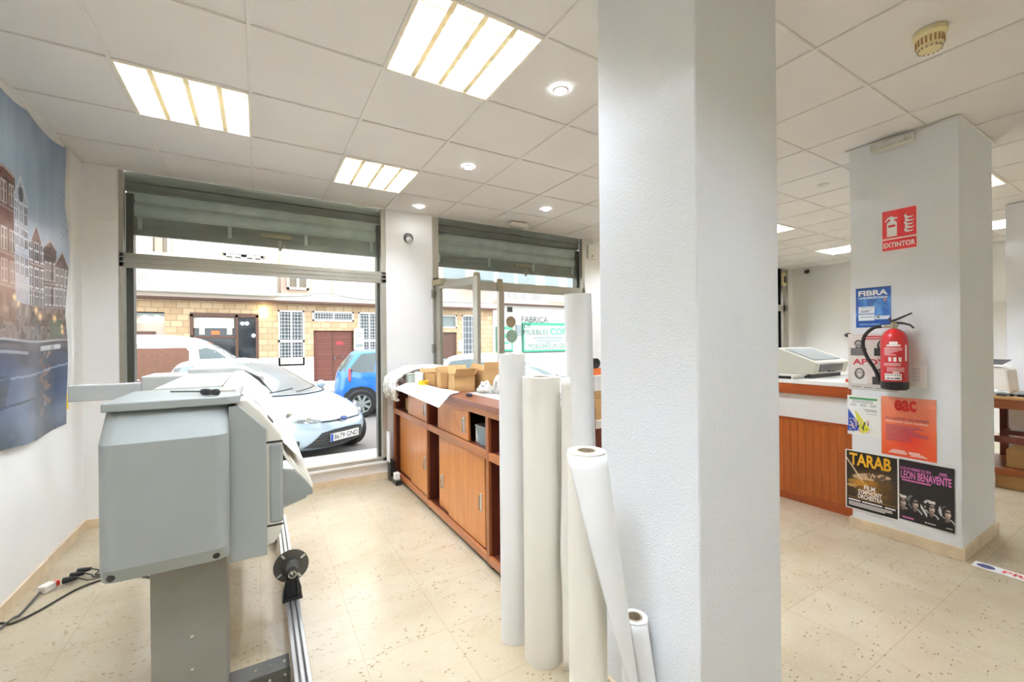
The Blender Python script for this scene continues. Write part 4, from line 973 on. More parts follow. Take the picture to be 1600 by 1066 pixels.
def leon(U, V):
    I = np.zeros(U.shape+(3,)); I[:] = (24, 22, 24); n = vnoise(U, V, 26, 61)
    for cx, cy, c in ((.05, .30, 0), (.28, .32, 1), (.58, .31, 2), (.86, .29, 3)):
        put(I, (np.hypot((U-cx-.012)/.19, (V-cy+.27)/.19) < 1), (214, 212, 212), .9); put(I, (np.hypot((U-cx+.012)/.185, (V-cy+.275)/.185) < 1), (24, 22, 24))
        put(I, (np.abs(U-cx-.02) < .035)*(V < cy-.05)*(V > cy-.14), (120, 100, 92))
        put(I, (np.hypot((U-cx+.03)/.105, (V-cy-.015)/.10) < 1)*(n > .30), (222, 220, 218), .9 if c != 1 else .45)
        put(I, (np.hypot((U-cx)/.085, (V-cy-.005)/.092) < 1), (26, 24, 26))
        put(I, (np.hypot((U-cx-.028)/.052, (V-cy+.018)/.070) < 1), (168, 146, 134)); put(I, (np.hypot((U-cx-.050)/.026, (V-cy+.01)/.055) < 1), (214, 198, 188), .8)
        put(I, (np.abs(V-cy-.012) < .011)*(np.abs(U-cx-.035) < .055), (34, 32, 32)); put(I, (np.hypot((U-cx-.035)/.022, (V-cy+.055)/.008) < 1), (96, 60, 56))
        if c in (0, 2): put(I, (np.abs(U-cx-.03) < .06)*(np.abs(V-cy-.085) < .022), (226, 224, 222))
        if c == 2: put(I, (np.abs(V-cy+.05+1.2*(U-cx+.14)) < .03)*(np.abs(U-cx+.12) < .06), (218, 216, 214))
    put(I, (U > .06)*(U < .28)*(V > .035)*(V < .06), (206, 110, 170)); put(I, (np.hypot((U-.5)/.02, (V-.05)/.014) < 1), (236, 234, 232)); return I
t = thing('poster', 'black concert poster with pink heading LEON BENAVENTE', 'poster', (PX, 1.05, .15))
o_ = (PX, 1.1935, .160)
sheet('sheet', o_, NX, NZ, .280, .420, 110, 140, leon, M['print'], t, lambda u, v: (0, -.004*u*math.sin(2.5*u), .006*u*u))
oo = Vector(o_)+Vector((-.0075, 0, 0))
text('lettering', 'LEON BENAVENTE', M['pink'], t, oo+Vector((0, -.012, .292)), NX, NZ, .255, .056, .025)
text('lettering', '8 DE NOVIEMBRE DE 2024', M['pink'], t, oo+Vector((0, -.010, .353)), NX, NZ, .158, .020, .015)
bars('small_print', [(.018, .276, .15, .010), (.21, .366, .035, .008), (.205, .356, .045, .004)], oo, NX, NZ, .0002, M['pink'], t)
bars('small_print', [(.15, .018, .04, .005), (.24, .018, .03, .005)], oo, NX, NZ, .0002, M['sign_white'], t)

# ------------------------------------------------------------------ fire extinguisher hanging on the column
ex, ey, ez = PX-.092, 1.185, 1.075
t = thing('fire_extinguisher', 'red fire extinguisher with black hose hanging on the poster column', 'extinguisher', (ex, ey, ez))
r = .074
MB().lathe([(.0001, .045), (r-.002, .045), (r, .055), (r, .335), (r-.006, .37), (r-.022, .398), (.034, .413), (.024, .42), (.0001, .42)], (ex, ey, ez), (0, 0, 1), 48).build('cylinder', M['red'], t, smooth=35)
MB().lathe([(.0001, 0), (r-.01, 0), (r+.001, .01), (r+.002, .058), (.0001, .058)], (ex, ey, ez), (0, 0, 1), 48).build('base_ring', M['black'], t, smooth=35)
MB().cyl((ex, ey, ez+.418), (ex, ey, ez+.466), .017, 20).cyl((ex, ey+.012, ez+.440), (ex, ey+.055, ez+.440), .011, 16).cyl((ex-.016, ey-.012, ez+.442), (ex-.032, ey-.02, ez+.442), .015, 18).build('valve', M['brass'], t, smooth=40)
MB().cyl((ex, ey+.045, ez+.440), (ex, ey+.075, ez+.440), .010, 14).build('hose_nut', M['steel'], t, smooth=40)
MB().tube([(ex, ey+.02, ez+.472), (ex, ey-.02, ez+.488), (ex, ey-.095, ez+.525)], [.008, .008, .006], 8).tube([(ex, ey+.02, ez+.47), (ex, ey+.024, ez+.498)], .007, 8).build('squeeze_lever', M['black'], t, smooth=50)
MB().tube([(ex, ey, ez+.462), (ex, ey-.05, ez+.458), (ex, ey-.085, ez+.445), (ex, ey-.105, ez+.422)], [.010, .008, .007, .006], 8).build('carry_handle', M['black'], t, smooth=50)
hp = curve_pts([(ex, ey+.065, ez+.440), (ex, ey+.115, ez+.430), (ex-.01, ey+.163, ez+.375), (ex-.015, ey+.172, ez+.30), (ex-.01, ey+.150, ez+.22), (ex-.005, ey+.115, ez+.15), (ex, ey+.095, ez+.10)], 6)
MB().tube(hp, .0115, 10).build('hose', M['rubber'], t, smooth=60)
MB().tube([(ex, ey+.097, ez+.11), (ex, ey+.088, ez+.06), (ex, ey+.083, ez+.04)], [.013, .015, .017], 12).build('nozzle', M['black'], t, smooth=60)
MB().box(PX-.022, PX, ey-.03, ey+.03, ez+.33, ez+.40).build('wall_bracket', M['black'], t)
VA = math.atan2(-1.15, -3.8)           # label centre faces the shop
def on_cyl(rects, lift, name, mat):
    m = MB()
    for a0, a1, z0_, z1_ in rects:
        m.grid(lambda u, v: (ex+(r+lift)*math.cos(VA+a0+(a1-a0)*u), ey+(r+lift)*math.sin(VA+a0+(a1-a0)*u), ez+z0_+(z1_-z0_)*v), 8, 1)
    return m.build(name, mat, t)
rr_ = np.random.RandomState(8)
lt = [(-.55, .45, .300, .312), (-.35, .25, .313, .332)]+[(-.75, -.75+.5+.9*rr_.rand(), .288-.008*k, .2905-.008*k) for k in range(7)]
on_cyl(lt, .0006, 'label_print', M['sign_white'])
on_cyl([(-.42+.36*k, -.20+.36*k, .196, .226) for k in range(3)], .0006, 'label_pictogram', M['sign_white'])
on_cyl([(-.8, .7-.5*rr_.rand(), .182-.0075*k, .1845-.0075*k) for k in range(3)]+[(-.55, .75, .152-.008*k, .1545-.008*k) for k in range(4)]+[(-.1, .35, .118, .126)], .0006, 'label_print', M['sign_white'])
on_cyl([(-.72, .52, .070, .114)], .0009, 'service_sticker', M['sign_white'])
on_cyl([(-.62+.16*k, -.54+.16*k, .100, .107) for k in range(7)]+[(-.55, -.3, .078, .084), (-.25, -.05, .078, .084), (.0, .38, .078, .085)], .0012, 'sticker_print', M['ink'])
on_cyl([(.83, 1.0, .20, .31)], .0008, 'inspection_tag', M['sign_white'])

# ------------------------------------------------------------------ reception desk
t = thing('reception_desk', 'wooden reception desk with a white top against the poster column', 'desk', (4.4, 2.3, 0))
DXF, DY0, DY1 = 4.08, 1.495, 3.3
B('plinth', M['sapele_h'], t, DXF-.012, DXF+.5, DY0, DY1, 0, .07, bevel=.003)
B('front_panel', M['sapele'], t, DXF, DXF+.03, DY0, DY1, .07, .73)
m = MB()
for k in range(30):
    y = DY0+.03+k*(DY1-DY0-.06)/29; m.box(DXF-.0025, DXF, y-.001, y+.001, .08, .72)
m.build('panel_groove', M['sapele_h'], t)
B('panel_cap', M['sapele_h'], t, DXF-.006, DXF+.03, DY0, DY1, .715, .735, bevel=.002)
B('white_band', M['white_paint'], t, DXF+.004, DXF+.03, DY0, DY1, .735, .95)
B('top_edge', M['sapele_h'], t, DXF-.03, DXF+.05, DY0, DY1, .95, 1.04, bevel=.003)
B('counter_top', M['white_plastic'], t, DXF-.034, DXF+.95, DY0, DY1, 1.04, 1.075, bevel=.004)
B('end_panel', M['sapele'], t, DXF+.05, DXF+.9, DY1-.03, DY1, .07, .95)
B('end_panel', M['sapele'], t, DXF+.05, DXF+.9, DY0, DY0+.03, .07, .95)
t = thing('flatbed_printer', 'beige office printer with sloped lid on the reception desk', 'printer', (4.6, 2.1, 1.076))
B('base', M['foot'], t, 4.29, 4.86, 1.93, 2.34, 1.076, 1.112)
MB().prism([(1.90, 1.112), (1.875, 1.212), (1.885, 1.222), (2.20, 1.345), (2.36, 1.345), (2.36, 1.112)], 'x', 4.26, 4.90).build('body', M['p_cream'], t, bevel=.006)
m = MB(); m.obox((4.58, 2.045, 1.2875), (1, 0, 0), (0, .315, .123), (0, -.123, .315), .50, .27, .006); m.build('lid', M['p_grey'], t)
m = MB(); m.obox((4.565, 1.885, 1.165), (1, 0, 0), (0, .025, -.10), (0, -.10, -.025), .44, .066, .008); m.build('paper_window', M['foot'], t)
B('eject_slot', M['black'], t, 4.50, 4.62, 1.872, 1.885, 1.128, 1.137)
MB().box(4.06, 4.26, 1.95, 2.35, 1.10, 1.112).box(4.06, 4.26, 2.2, 2.215, 1.076, 1.10).box(4.06, 4.26, 1.97, 1.985, 1.076, 1.10).build('paper_tray', M['white_plastic'], t)
o = MB().lathe([(.0001, 0), (.03, 0), (.028, .022), (.0001, .024)], (4.17, 1.59, 1.0755), (0, 0, 1), 20).build('stamp_pad', M['red_plastic'], None, smooth=40); tag(o, 'small red round pad on the desk edge beside the poster column', 'pad')
# workbench glimpsed between the column and the tall roll
t = thing('side_cabinet', 'dark low cabinet seen between the tall roll and the big column', 'cabinet', (3.2, 3.3, 0))
MB().box(2.80, 3.5, 3.15, 3.6, 0, .58).build('body', M['dark_wood'], t)
B('top', M['p_cream'], t, 2.78, 3.52, 3.13, 3.62, .58, .655)
carton('cardboard_box', (3.05, 3.32, .6555), .45, .30, .20, 'brown cardboard box on the dark low cabinet under the white box')
carton('cardboard_box', (3.05, 3.32, .857), .44, .29, .075, 'flat tan cardboard box on the brown box', 0, None, 'card')
o = B('white_box', M['paper'], None, 2.84, 3.25, 3.19, 3.46, .935, 1.085, bevel=.004); tag(o, 'white box on top of the stacked cardboard boxes beside the column', 'box')
t = thing('tape_dispenser', 'orange and black tape dispenser on the white box beside the column', 'dispenser', (2.9, 3.3, 1.086))
B('base', M['orange'], t, 2.86, 3.02, 3.25, 3.33, 1.086, 1.155, bevel=.004)
MB().lathe([(.02, -.03), (.05, -.03), (.05, .03), (.02, .03)], (2.93, 3.29, 1.205), (0, 1, 0), 24, True).build('reel', M['black'], t, smooth=40)
# ------------------------------------------------------------------ work table at the far side
t = thing('work_table', 'brown wooden work table with a low shelf behind the poster column', 'table', (6.3, 1.0, 0))
TY0, TY1, TX0, TX1 = .35, 1.95, 6.0, 6.75
B('table_top', M['table_top'], t, TX0-.02, TX1, TY0, TY1, .85, .875, bevel=.003)
B('apron', M['table_wood'], t, TX0, TX0+.025, TY0, TY1, .76, .85, bevel=.002)
B('back_apron', M['table_wood'], t, TX1-.03, TX1-.005, TY0, TY1, .76, .85)
B('middle_rail', M['dark_wood'], t, TX0, TX0+.03, TY0, TY1, .44, .50)
B('shelf', M['table_wood'], t, TX0-.005, TX1-.02, TY0, TY1, .14, .20)
for y in (TY0, 1.18, TY1-.06):
    for x in (TX0+.001, TX1-.06): B('leg', M['dark_wood'], t, x, x+.055, y, y+.055, 0, .85)
carton('cardboard_box', (6.35, .92, .2005), .45, .34, .165, 'brown cardboard box on the low shelf of the work table')
carton('cardboard_box', (6.32, .90, .0005), .5, .5, .12, 'wide cardboard box on the floor under the work table', 0)
o = MB().box(6.45, 6.48, 1.0, 1.12, .5005, .72).build('white_board', M['white_plastic'], None); o.location = (0, 0, 0); tag(o, 'narrow white board standing under the work table top', 'board')
o = MB().box(6.40, 6.60, .98, 1.16, .46, .5).build('rail_shelf', M['dark_wood'], t)
t2 = thing('white_machine', 'white angular desk machine with a black flap on the work table', 'machine', (6.5, 1.3, .8755))
MB().prism([(1.10, .876), (1.12, 1.10), (1.14, 1.13), (1.55, 1.15), (1.55, .876)], 'x', 6.36, 6.74).build('body', M['white_plastic'], t2, bevel=.02)
m = MB(); m.add([(6.34, 1.15, 1.16), (6.34, 1.5, 1.16), (6.50, 1.5, 1.205), (6.42, 1.10, 1.205)], [(0, 1, 2, 3)]); m.build('flap', M['black'], t2, solid=.006)
t2 = thing('paper_tray', 'shallow white curved tray in front of the white machine', 'tray', (6.15, 1.15, .8755))
m = MB(); m.grid(lambda u, v: (6.12+.2*v, 1.16+.20*u, .880+.028*(2*v-1)**2+.03*u), 10, 8); m.build('tray', M['white_plastic'], t2, smooth=60, solid=.004)
for k, (x, y, lb) in enumerate(((6.06, 1.10, 'grey gadget with a lead near the column end of the work table'), (6.12, .98, 'grey hand tool lying on the work table nearest the frame edge'))):
    t2 = thing('hand_tool', lb, 'tool', (x, y, .8755))
    MB().tube([(x, y-.05, .898), (x+.01, y, .903), (x, y+.06, .893)], [.016, .022, .012], 10).build('body', M['p_grey'], t2, smooth=50)
    MB().obox((x-.02, y, .886), (1, .2, 0), (-.2, 1, 0), (0, 0, 1), .05, .07, .02).build('grip', M['black'], t2, bevel=.006)
    MB().tube(curve_pts([(x, y+.06, .89), (x+.05, y+.10, .881), (x+.03, y+.16, .881), (x-.02, y+.13, .881)]), .004, 6).build('lead', M['black'], t2, smooth=60)
o = MB().box(6.06, 6.10, 1.03, 1.06, .8755, .90).build('rubber_block', M['black'], None, bevel=.004); tag(o, 'small black block between the tools on the work table', 'block')
o = MB().box(XR-.02, XR-.001, 1.35, 2.5, .90, 1.95).build('notice_board', M['white_paint'], None, bevel=.002); tag(o, 'plain white panel on the far end wall behind the work table', 'panel')
# floor strip
t = thing('floor_sticker', 'white floor strip with a dark oval and red letters beside the poster column', 'sticker', (3.85, .7, 0))
m = MB(); O2 = Vector((3.838, .835, .0012)); fx, fy = Vector((.0, -1, 0)), Vector((1, .0, 0))
m.add([O2, O2+fx*.75, O2+fx*.75+fy*.10, O2+fy*.10], [(0, 1, 2, 3)]); m.build('strip', M['paper'], t)
m = MB(); m.add([O2+fx*(.055+.04*math.cos(a))+fy*(.05+.034*math.sin(a))+Vector((0, 0, .0006)) for a in np.linspace(0, 2*PI, 29)[:-1]], [tuple(range(28))]); m.build('oval', M['navy'], t)
text('lettering', 'PROHIBIDO', M['soft_red'], t, O2+fx*.125+fy*.025+Vector((0, 0, .0004)), fx, fy, .43, .05, .03)

# ------------------------------------------------------------------ the street
RZ, PZ = -.30, -.15
struct(B('road', M['asphalt'], None, -16, 34, 6.55, 16.6, RZ-.1, RZ))
struct(B('pavement', M['paving'], None, -16, 34, YW+.25, 6.55, RZ-.1, PZ))
struct(B('far_pavement', M['paving'], None, -16, 34, 16.6, 18.7, RZ-.1, PZ))
FY = 18.6
t = thing('apartment_building', 'stone clad apartment block with cream balconies across the street', 'building', (2, FY, PZ))
m = MB(); m.box(-12, -4.0, FY, FY+.4, PZ, 3.0); m.box(-2.75, -2.05, FY, FY+.4, PZ, 2.72); m.box(.0, .66, FY, FY+.4, PZ, 2.72); m.box(1.56, 1.89, FY, FY+.4, PZ, 2.72); m.box(3.42, 3.6, FY, FY+.4, PZ, 2.72); m.box(4.5, 7.1, FY, FY+.4, PZ, 2.72)
m.box(8.05, 8.32, FY, FY+.4, PZ, 2.72); m.box(9.2, 9.95, FY, FY+.4, PZ, 2.72); m.box(-4, 9.95, FY, FY+.4, 2.72, 3.0); m.box(-4, -2.75, FY, FY+.4, 2.55, 2.72); m.box(-2.05, 0, FY, FY+.4, 2.56, 2.72); m.box(1.89, 3.42, FY, FY+.4, 1.95, 2.33); m.box(7.1, 8.05, FY, FY+.4, 1.9, 2.1); m.box(.66, 1.56, FY, FY+.4, PZ, .58); m.box(3.6, 4.5, FY, FY+.4, PZ, .58); m.box(8.32, 9.2, FY, FY+.4, PZ, .5)
m.build('stone_wall', M['stone'], t)
B('inner_wall', M['brown_frame'], t, -12, 9.95, FY+.6, FY+.8, PZ, 3.0)
B('base_course', M['stone_pale'], t, .0, 1.89, FY-.02, FY, PZ, .9)
B('base_course', M['stone_pale'], t, 3.36, 3.62, FY-.02, FY, PZ, .9)
B('base_course', M['stone_pale'], t, 9.2, 9.95, FY-.02, FY, PZ, .9)
B('ledge', M['facade'], t, -12, 9.95, FY-.5, FY+.4, 3.05, 3.32, bevel=.02)
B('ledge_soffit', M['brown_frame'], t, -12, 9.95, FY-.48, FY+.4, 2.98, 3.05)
B('upper_wall', M['facade'], t, -12, .75, FY, FY+.4, 3.32, 9)
B('upper_wall', M['facade_pink'], t, .75, 9.95, FY-.25, FY+.4, 3.32, 9)
B('downpipe', M['facade_pink'], t, 2.55, 2.62, FY-.30, FY-.25, 3.32, 9)
B('balcony_parapet', M['facade_white'], t, -3.0, .60, FY-1.0, FY-.92, 3.30, 4.42, bevel=.01)
B('balcony_slab', M['facade_white'], t, -8, .60, FY-1.0, FY, 3.18, 3.32)
m = MB()
for k in range(26): m.box(-2.95+.14*k, -2.93+.14*k, FY-1.015, FY-.995, 3.42, 4.34)
m.build('parapet_fluting', M['facade'], t)
m = MB(); m.box(-8, -3.0, FY-1.0, FY-.96, 4.30, 4.36)
for k in range(44): m.box(-7.9+.112*k, -7.88+.112*k, FY-.99, FY-.97, 3.32, 4.3)
m.build('balcony_railing', M['white_paint'], t)
def window(x0, x1, z0, z1, y, glassm='grille_glass', bars_=(4, 6), cross=True, frame_m='white_paint', fw=.06):
    wd = B('window', M[glassm], t, x0, x1, y+.10, y+.12, z0, z1)
    m = MB(); m.box(x0, x0+fw, y-.02, y+.11, z0, z1).box(x1-fw, x1, y-.02, y+.11, z0, z1).box(x0, x1, y-.02, y+.11, z0, z0+fw).box(x0, x1, y-.02, y+.11, z1-fw, z1)
    if cross: m.box((x0+x1)/2-fw/2, (x0+x1)/2+fw/2, y-.01, y+.11, z0, z1)
    m.build('window_frame', M[frame_m], wd)
    if bars_:
        m = MB(); nx, nz = bars_
        for k in range(1, nx): x = x0+(x1-x0)*k/nx; m.box(x-.006, x+.006, y+.02, y+.032, z0, z1)
        for k in range(1, nz): z = z0+(z1-z0)*k/nz; m.box(x0, x1, y+.02, y+.04, z-.006, z+.006)
        m.build('window_bars', M[frame_m], wd)
    return wd
wd = window(.66, 1.56, .58, 2.72, FY, bars_=(8, 16)); MB().box(.66, 1.56, FY-.02, FY+.11, 1.48, 1.58).build('transom', M['white_paint'], wd)
wd = window(3.6, 4.5, .58, 2.72, FY, bars_=(8, 16)); MB().box(3.6, 4.5, FY-.02, FY+.11, 1.48, 1.58).build('transom', M['white_paint'], wd)
window(1.86, 3.42, 2.33, 2.72, FY, bars_=(16, 4))
window(8.32, 9.2, .5, 2.72, FY, bars_=(5, 8), cross=False)
window(7.1, 8.05, 2.1, 2.70, FY, 'ink_grey', None, False, 'stone_pale')
dr = B('street_door', M['brown_door'], t, 1.89, 3.36, FY+.12, FY+.18, PZ, 1.95)
MB().box(2.60, 2.64, FY+.10, FY+.12, PZ, 1.95).build('door_joint', M['brown_frame'], dr); MB().box(2.75, 3.0, FY+.105, FY+.12, 1.38, 1.50).build('door_plate', M['soft_red'], dr)
MB().box(2.66, 2.70, FY+.06, FY+.12, .78, .9).box(2.95, 3.0, FY+.06, FY+.12, .84, .9).build('door_handle', M['steel'], dr)
B('door_step', M['facade_white'], t, 1.85, 3.42, FY-.12, FY+.18, PZ, PZ+.06)
B('street_door', M['brown_frame'], t, 7.1, 8.05, FY+.12, FY+.18, PZ, 1.9)
B('intercom', M['white_paint'], t, 8.1, 8.28, FY-.08, FY, 1.0, 1.5)
sh = B('shop_window', M['dark_glass'], t, -2.05, .0, FY+.14, FY+.17, .2, 2.48)
m = MB()
for a in (-2.05, -.72, -.08): m.box(a, a+.09, FY-.03, FY+.14, PZ, 2.5)
m.box(-2.05, .02, FY-.03, FY+.14, 2.42, 2.56).box(-2.05, -.7, FY-.03, FY+.14, 1.66, 1.74)
m.build('shop_frame', M['brown_frame'], sh)
MB().box(-1.98, -.76, FY+.10, FY+.14, 2.02, 2.40).build('shop_poster', M['p_cream'], sh)
m = MB()
for x, w_ in ((-1.8, .16), (-.98, .16)): m.box(x, x+w_, FY+.10, FY+.13, 1.78, 2.02)
m.build('shop_display', M['facade_white'], sh); MB().box(-1.45, -1.2, FY+.10, FY+.13, 1.78, 1.92).build('shop_display', M['orange'], sh)
m = MB()
for x, z in ((-.50, 2.20), (-.36, 2.20), (-.15, 1.75)): m.lathe([(.0001, 0), (.05, 0), (.0001, -.02)], (x, FY+.12, z), (0, 1, 0), 12)
m.build('shop_lamp', M['led'], sh)
wl = B('wall_lamp', M['glow'], t, .06, .30, FY-.16, FY-.02, 2.42, 2.80, bevel=.03)
o = B('lamp_bracket', M['brown_frame'], wl, .14, .22, FY-.03, FY, 2.5, 2.7)
# open shop on the left
MB().box(-4.0, -2.75, FY+.02, FY+.2, 2.15, 2.25).build('shop_lintel', M['facade'], t)
MB().box(-4.0, -2.75, FY+.40, FY+.45, PZ, 2.55).build('shop_back', M['facade'], t)
MB().box(-3.6, -3.05, FY+.35, FY+.40, PZ, 1.9).build('shop_interior_door', M['brown_frame'], t)
m = MB()
for x in (-3.3, -2.98): m.lathe([(.0001, 0), (.05, 0), (.0001, -.02)], (x, FY+.25, 2.42), (0, 0, 1), 12)
m.build('shop_lamp', M['led'], t)
B('shop_ceiling', M['ink_grey'], t, -4.0, -2.75, FY+.02, FY+.4, 2.44, 2.5)
# upper windows
for x0, x1, z0, z1 in ((-3.6, -2.55, 3.35, 5.6), (-1.05, -.44, 3.4, 4.70), (-.42, .18, 3.4, 4.70), (.95, 1.7, 3.5, 4.42)):
    wd = window(x0, x1, z0, z1, FY-.14 if x0 < .9 else FY-.39, 'blind', None, True, 'white_paint', .08)
B('curtain', M['core'], t, -2.98, -2.78, FY-.07, FY-.05, 3.4, 5.5)
m = MB()
for k in range(9): m.box(-3.5+.05*k, -3.46+.05*k, FY-.07, FY-.045, 3.4, 5.5)
m.build('curtain', M['facade_white'], t)
for x0, x1 in ((7.2, 8.5), (11.0, 12.6), (13.2, 14.6)):
    pass
o = B('shutter_blind', M['facade_white'], t, -1.1, .25, FY-.18, FY-.0, 4.72, 4.95)
m = MB()
for a, b in ((7.3, 8.4), (8.9, 9.9)): m.box(a, b, FY-.27, FY-.25, 4.3, 6.2)
m.build('shutter_blind', M['ink_grey'], t)
o = MB().box(8.2, 9.5, FY-1.0, FY-.9, 3.8, 4.3).build('hanging_sign', M['sign_dark'], t)
bars('sign_print', [(.15, .30, .5, .10), (.75, .12, .45, .14), (.2, .10, .35, .08)], (8.2, FY-1.0, 3.8), (1, 0, 0), NZ, .004, M['mint'], o)
o = B('notice_board', M['facade_white'], t, 3.42, 3.82, FY-.05, FY-.01, 1.15, 2.05)
bars('notice_print', [(.06, .66, .28, .05), (.06, .55, .22, .04), (.06, .12, .28, .12)], (3.42, FY-.05, 1.15), (1, 0, 0), NZ, .004, M['ink_grey'], o)
m = MB()
m.tube(curve_pts([(-12, FY-.52, 3.25), (0, FY-.52, 3.18), (2.2, FY-.52, 3.4), (4, FY-.52, 3.22), (10, FY-.52, 3.3)], 8), .015, 5)
m.build('street_cable', M['ink_grey'], t)
# neighbour with the furniture sign
t = thing('shop_building', 'white shop front with a green furniture sign and its ghost image across the street', 'building', (16, FY, PZ))
B('front_wall', M['facade_white'], t, 9.96, 30, FY-.05, FY+.4, PZ, 9)
B('ledge', M['facade'], t, 9.96, 30, FY-.55, FY-.05, 3.32, 3.5)
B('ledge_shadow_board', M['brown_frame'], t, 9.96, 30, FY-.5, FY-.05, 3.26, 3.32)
m = MB(); m.box(10.1, 12.6, FY-.9, FY-.86, 4.12, 4.18)
for k in range(31): m.box(10.12+.08*k, 10.137+.08*k, FY-.89, FY-.87, 3.5, 4.12)
m.build('balcony_railing', M['foot'], t)
m = MB(); m.box(12.8, 20, FY-.9, FY-.86, 3.9, 3.96).box(12.8, 20, FY-.9, FY-.86, 3.5, 3.9); m.build('balcony_parapet', M['facade'], t)
m = MB()
for a, b in ((10.3, 11.2), (11.4, 12.5), (13.1, 14.0), (14.6, 15.6)): m.box(a, b, FY-.07, FY-.05, 4.0, 6.2)
m.build('shutter_blind', M['ink_grey'], t)
def sign_panel(x0, x1, z0, z1, name='sign_panel'):
    s_ = MB().box(x0, x1, FY-.16, FY-.05, z0, z1).build(name, M['green'], t, bevel=.05)
    MB().box(x0+.12, x1-.12, FY-.168, FY-.158, z0+.14, z1-.16).build('sign_face', M['mint'], s_)
    MB().box(x0, x0+.045, FY-.166, FY-.155, z0+.05, z1-.05).build('sign_edge', M['sign_dark'], s_)
    MB().box(x0+.05, x1, FY-.166, FY-.155, z0, z0+.04).build('sign_edge', M['sign_dark'], s_)
    return s_
s1 = sign_panel(11.60, 19.5, .86, 2.42)
ghost_panel = sign_panel(10.08, 11.05, .92, 2.2)  # panel standing in for the sign's ghost image in the entrance glass
yS = FY-.17
text('lettering', 'FABRICA', M['ink'], s1, (11.55, yS, 2.42), (1, 0, 0), NZ, 1.65, .30, .0)
text('lettering', 'DE', M['ink'], s1, (11.70, yS, 2.14), (1, 0, 0), NZ, .42, .22, .0)
text('lettering', 'MUEBLES', M['ink'], s1, (11.66, yS, 1.78), (1, 0, 0), NZ, 1.55, .27, .0)
text('lettering', 'COFE', M['green'], s1, (13.32, yS, 1.78), (1, 0, 0), NZ, 1.35, .36, .03)
text('lettering', 'MOBILIARIO EN GENERAL', M['ink'], s1, (11.95, yS, 1.06), (1, 0, 0), NZ, 3.1, .24, .0)
bars('small_print', [(.65, .72, 1.9, .08), (.85, .58, 1.6, .07), (1.05, .46, .2, .06), (1.4, .46, .35, .08)], (11.60, yS, .86), (1, 0, 0), NZ, .002, M['ink_grey'], s1)
bars('small_print', [(.3, .7, .4, .2), (.3, .4, .4, .1)], (10.08, yS, .92), (1, 0, 0), NZ, .002, M['green'], ghost_panel)
o = MB().box(11.25, 11.5, FY-.20, FY-.05, 1.75, 2.3).build('ventilation_box', M['ink_grey'], t)

# ------------------------------------------------------------------ cars
class Car:
    def __init__(s, sl, n=3.0):
        s.sl = sl; s.n = n
    def at(s, z):
        a = s.sl; z = min(max(z, a[0][0]), a[-1][0])
        for i in range(len(a)-1):
            if z <= a[i+1][0]: break
        p0, p1, p2, p3 = a[max(i-1, 0)], a[i], a[i+1], a[min(i+2, len(a)-1)]
        f = (z-p1[0])/(p2[0]-p1[0]); out = []
        for k in (1, 2, 3):
            m1 = (p2[k]-p0[k])/(p2[0]-p0[0]); m2 = (p3[k]-p1[k])/(p3[0]-p1[0]); h = p2[0]-p1[0]
            out.append((2*f**3-3*f**2+1)*p1[k]+(f**3-2*f**2+f)*h*m1+(-2*f**3+3*f**2)*p2[k]+(f**3-f**2)*h*m2)
        return out
    def ring(s, z, seg=72):
        lf, lr, w = s.at(z); c, h = (lf-lr)/2, (lf+lr)/2; e = 2/s.n; p = []
        for k in range(seg):
            a = 2*PI*k/seg; ca, sa = math.cos(a), math.sin(a)
            p.append((c+h*math.copysign(abs(ca)**e, ca), w*math.copysign(abs(sa)**e, sa), z))
        return p
    def body(s):
        zs = []; a = s.sl
        for i in range(len(a)-1): zs += [a[i][0]+(a[i+1][0]-a[i][0])*k/3 for k in range(3)]
        zs.append(a[-1][0]); m = MB(); m.loft([s.ring(z) for z in zs]); return m
    def front(s, y, z, e=.006, back=False):
        lf, lr, w = s.at(z); c, h = (lf-lr)/2, (lf+lr)/2; q = max(0, 1-min(1, abs(y)/(w))**s.n)**(1/s.n)
        return (c+(-1 if back else 1)*(h*q+e), y, z)
    def side(s, x, z, sg, e=.006):
        lf, lr, w = s.at(z); c, h = (lf-lr)/2, (lf+lr)/2; q = max(0, 1-min(1, abs(x-c)/h)**s.n)**(1/s.n)
        return (x, sg*(w*q+e), z)
def lerp_poly(ps, u):
    k = min(int(u*(len(ps)-1)), len(ps)-2); f = u*(len(ps)-1)-k
    return tuple(a+(b-a)*f for a, b in zip(ps[k], ps[k+1]))
def patch(fn, lo, up, nu=14, nv=6):
    def g(u, v):
        a, b = lerp_poly(lo, u), lerp_poly(up, u); return fn(a[0]+(b[0]-a[0])*v, a[1]+(b[1]-a[1])*v)
    m = MB(); m.grid(g, nu, nv); return m
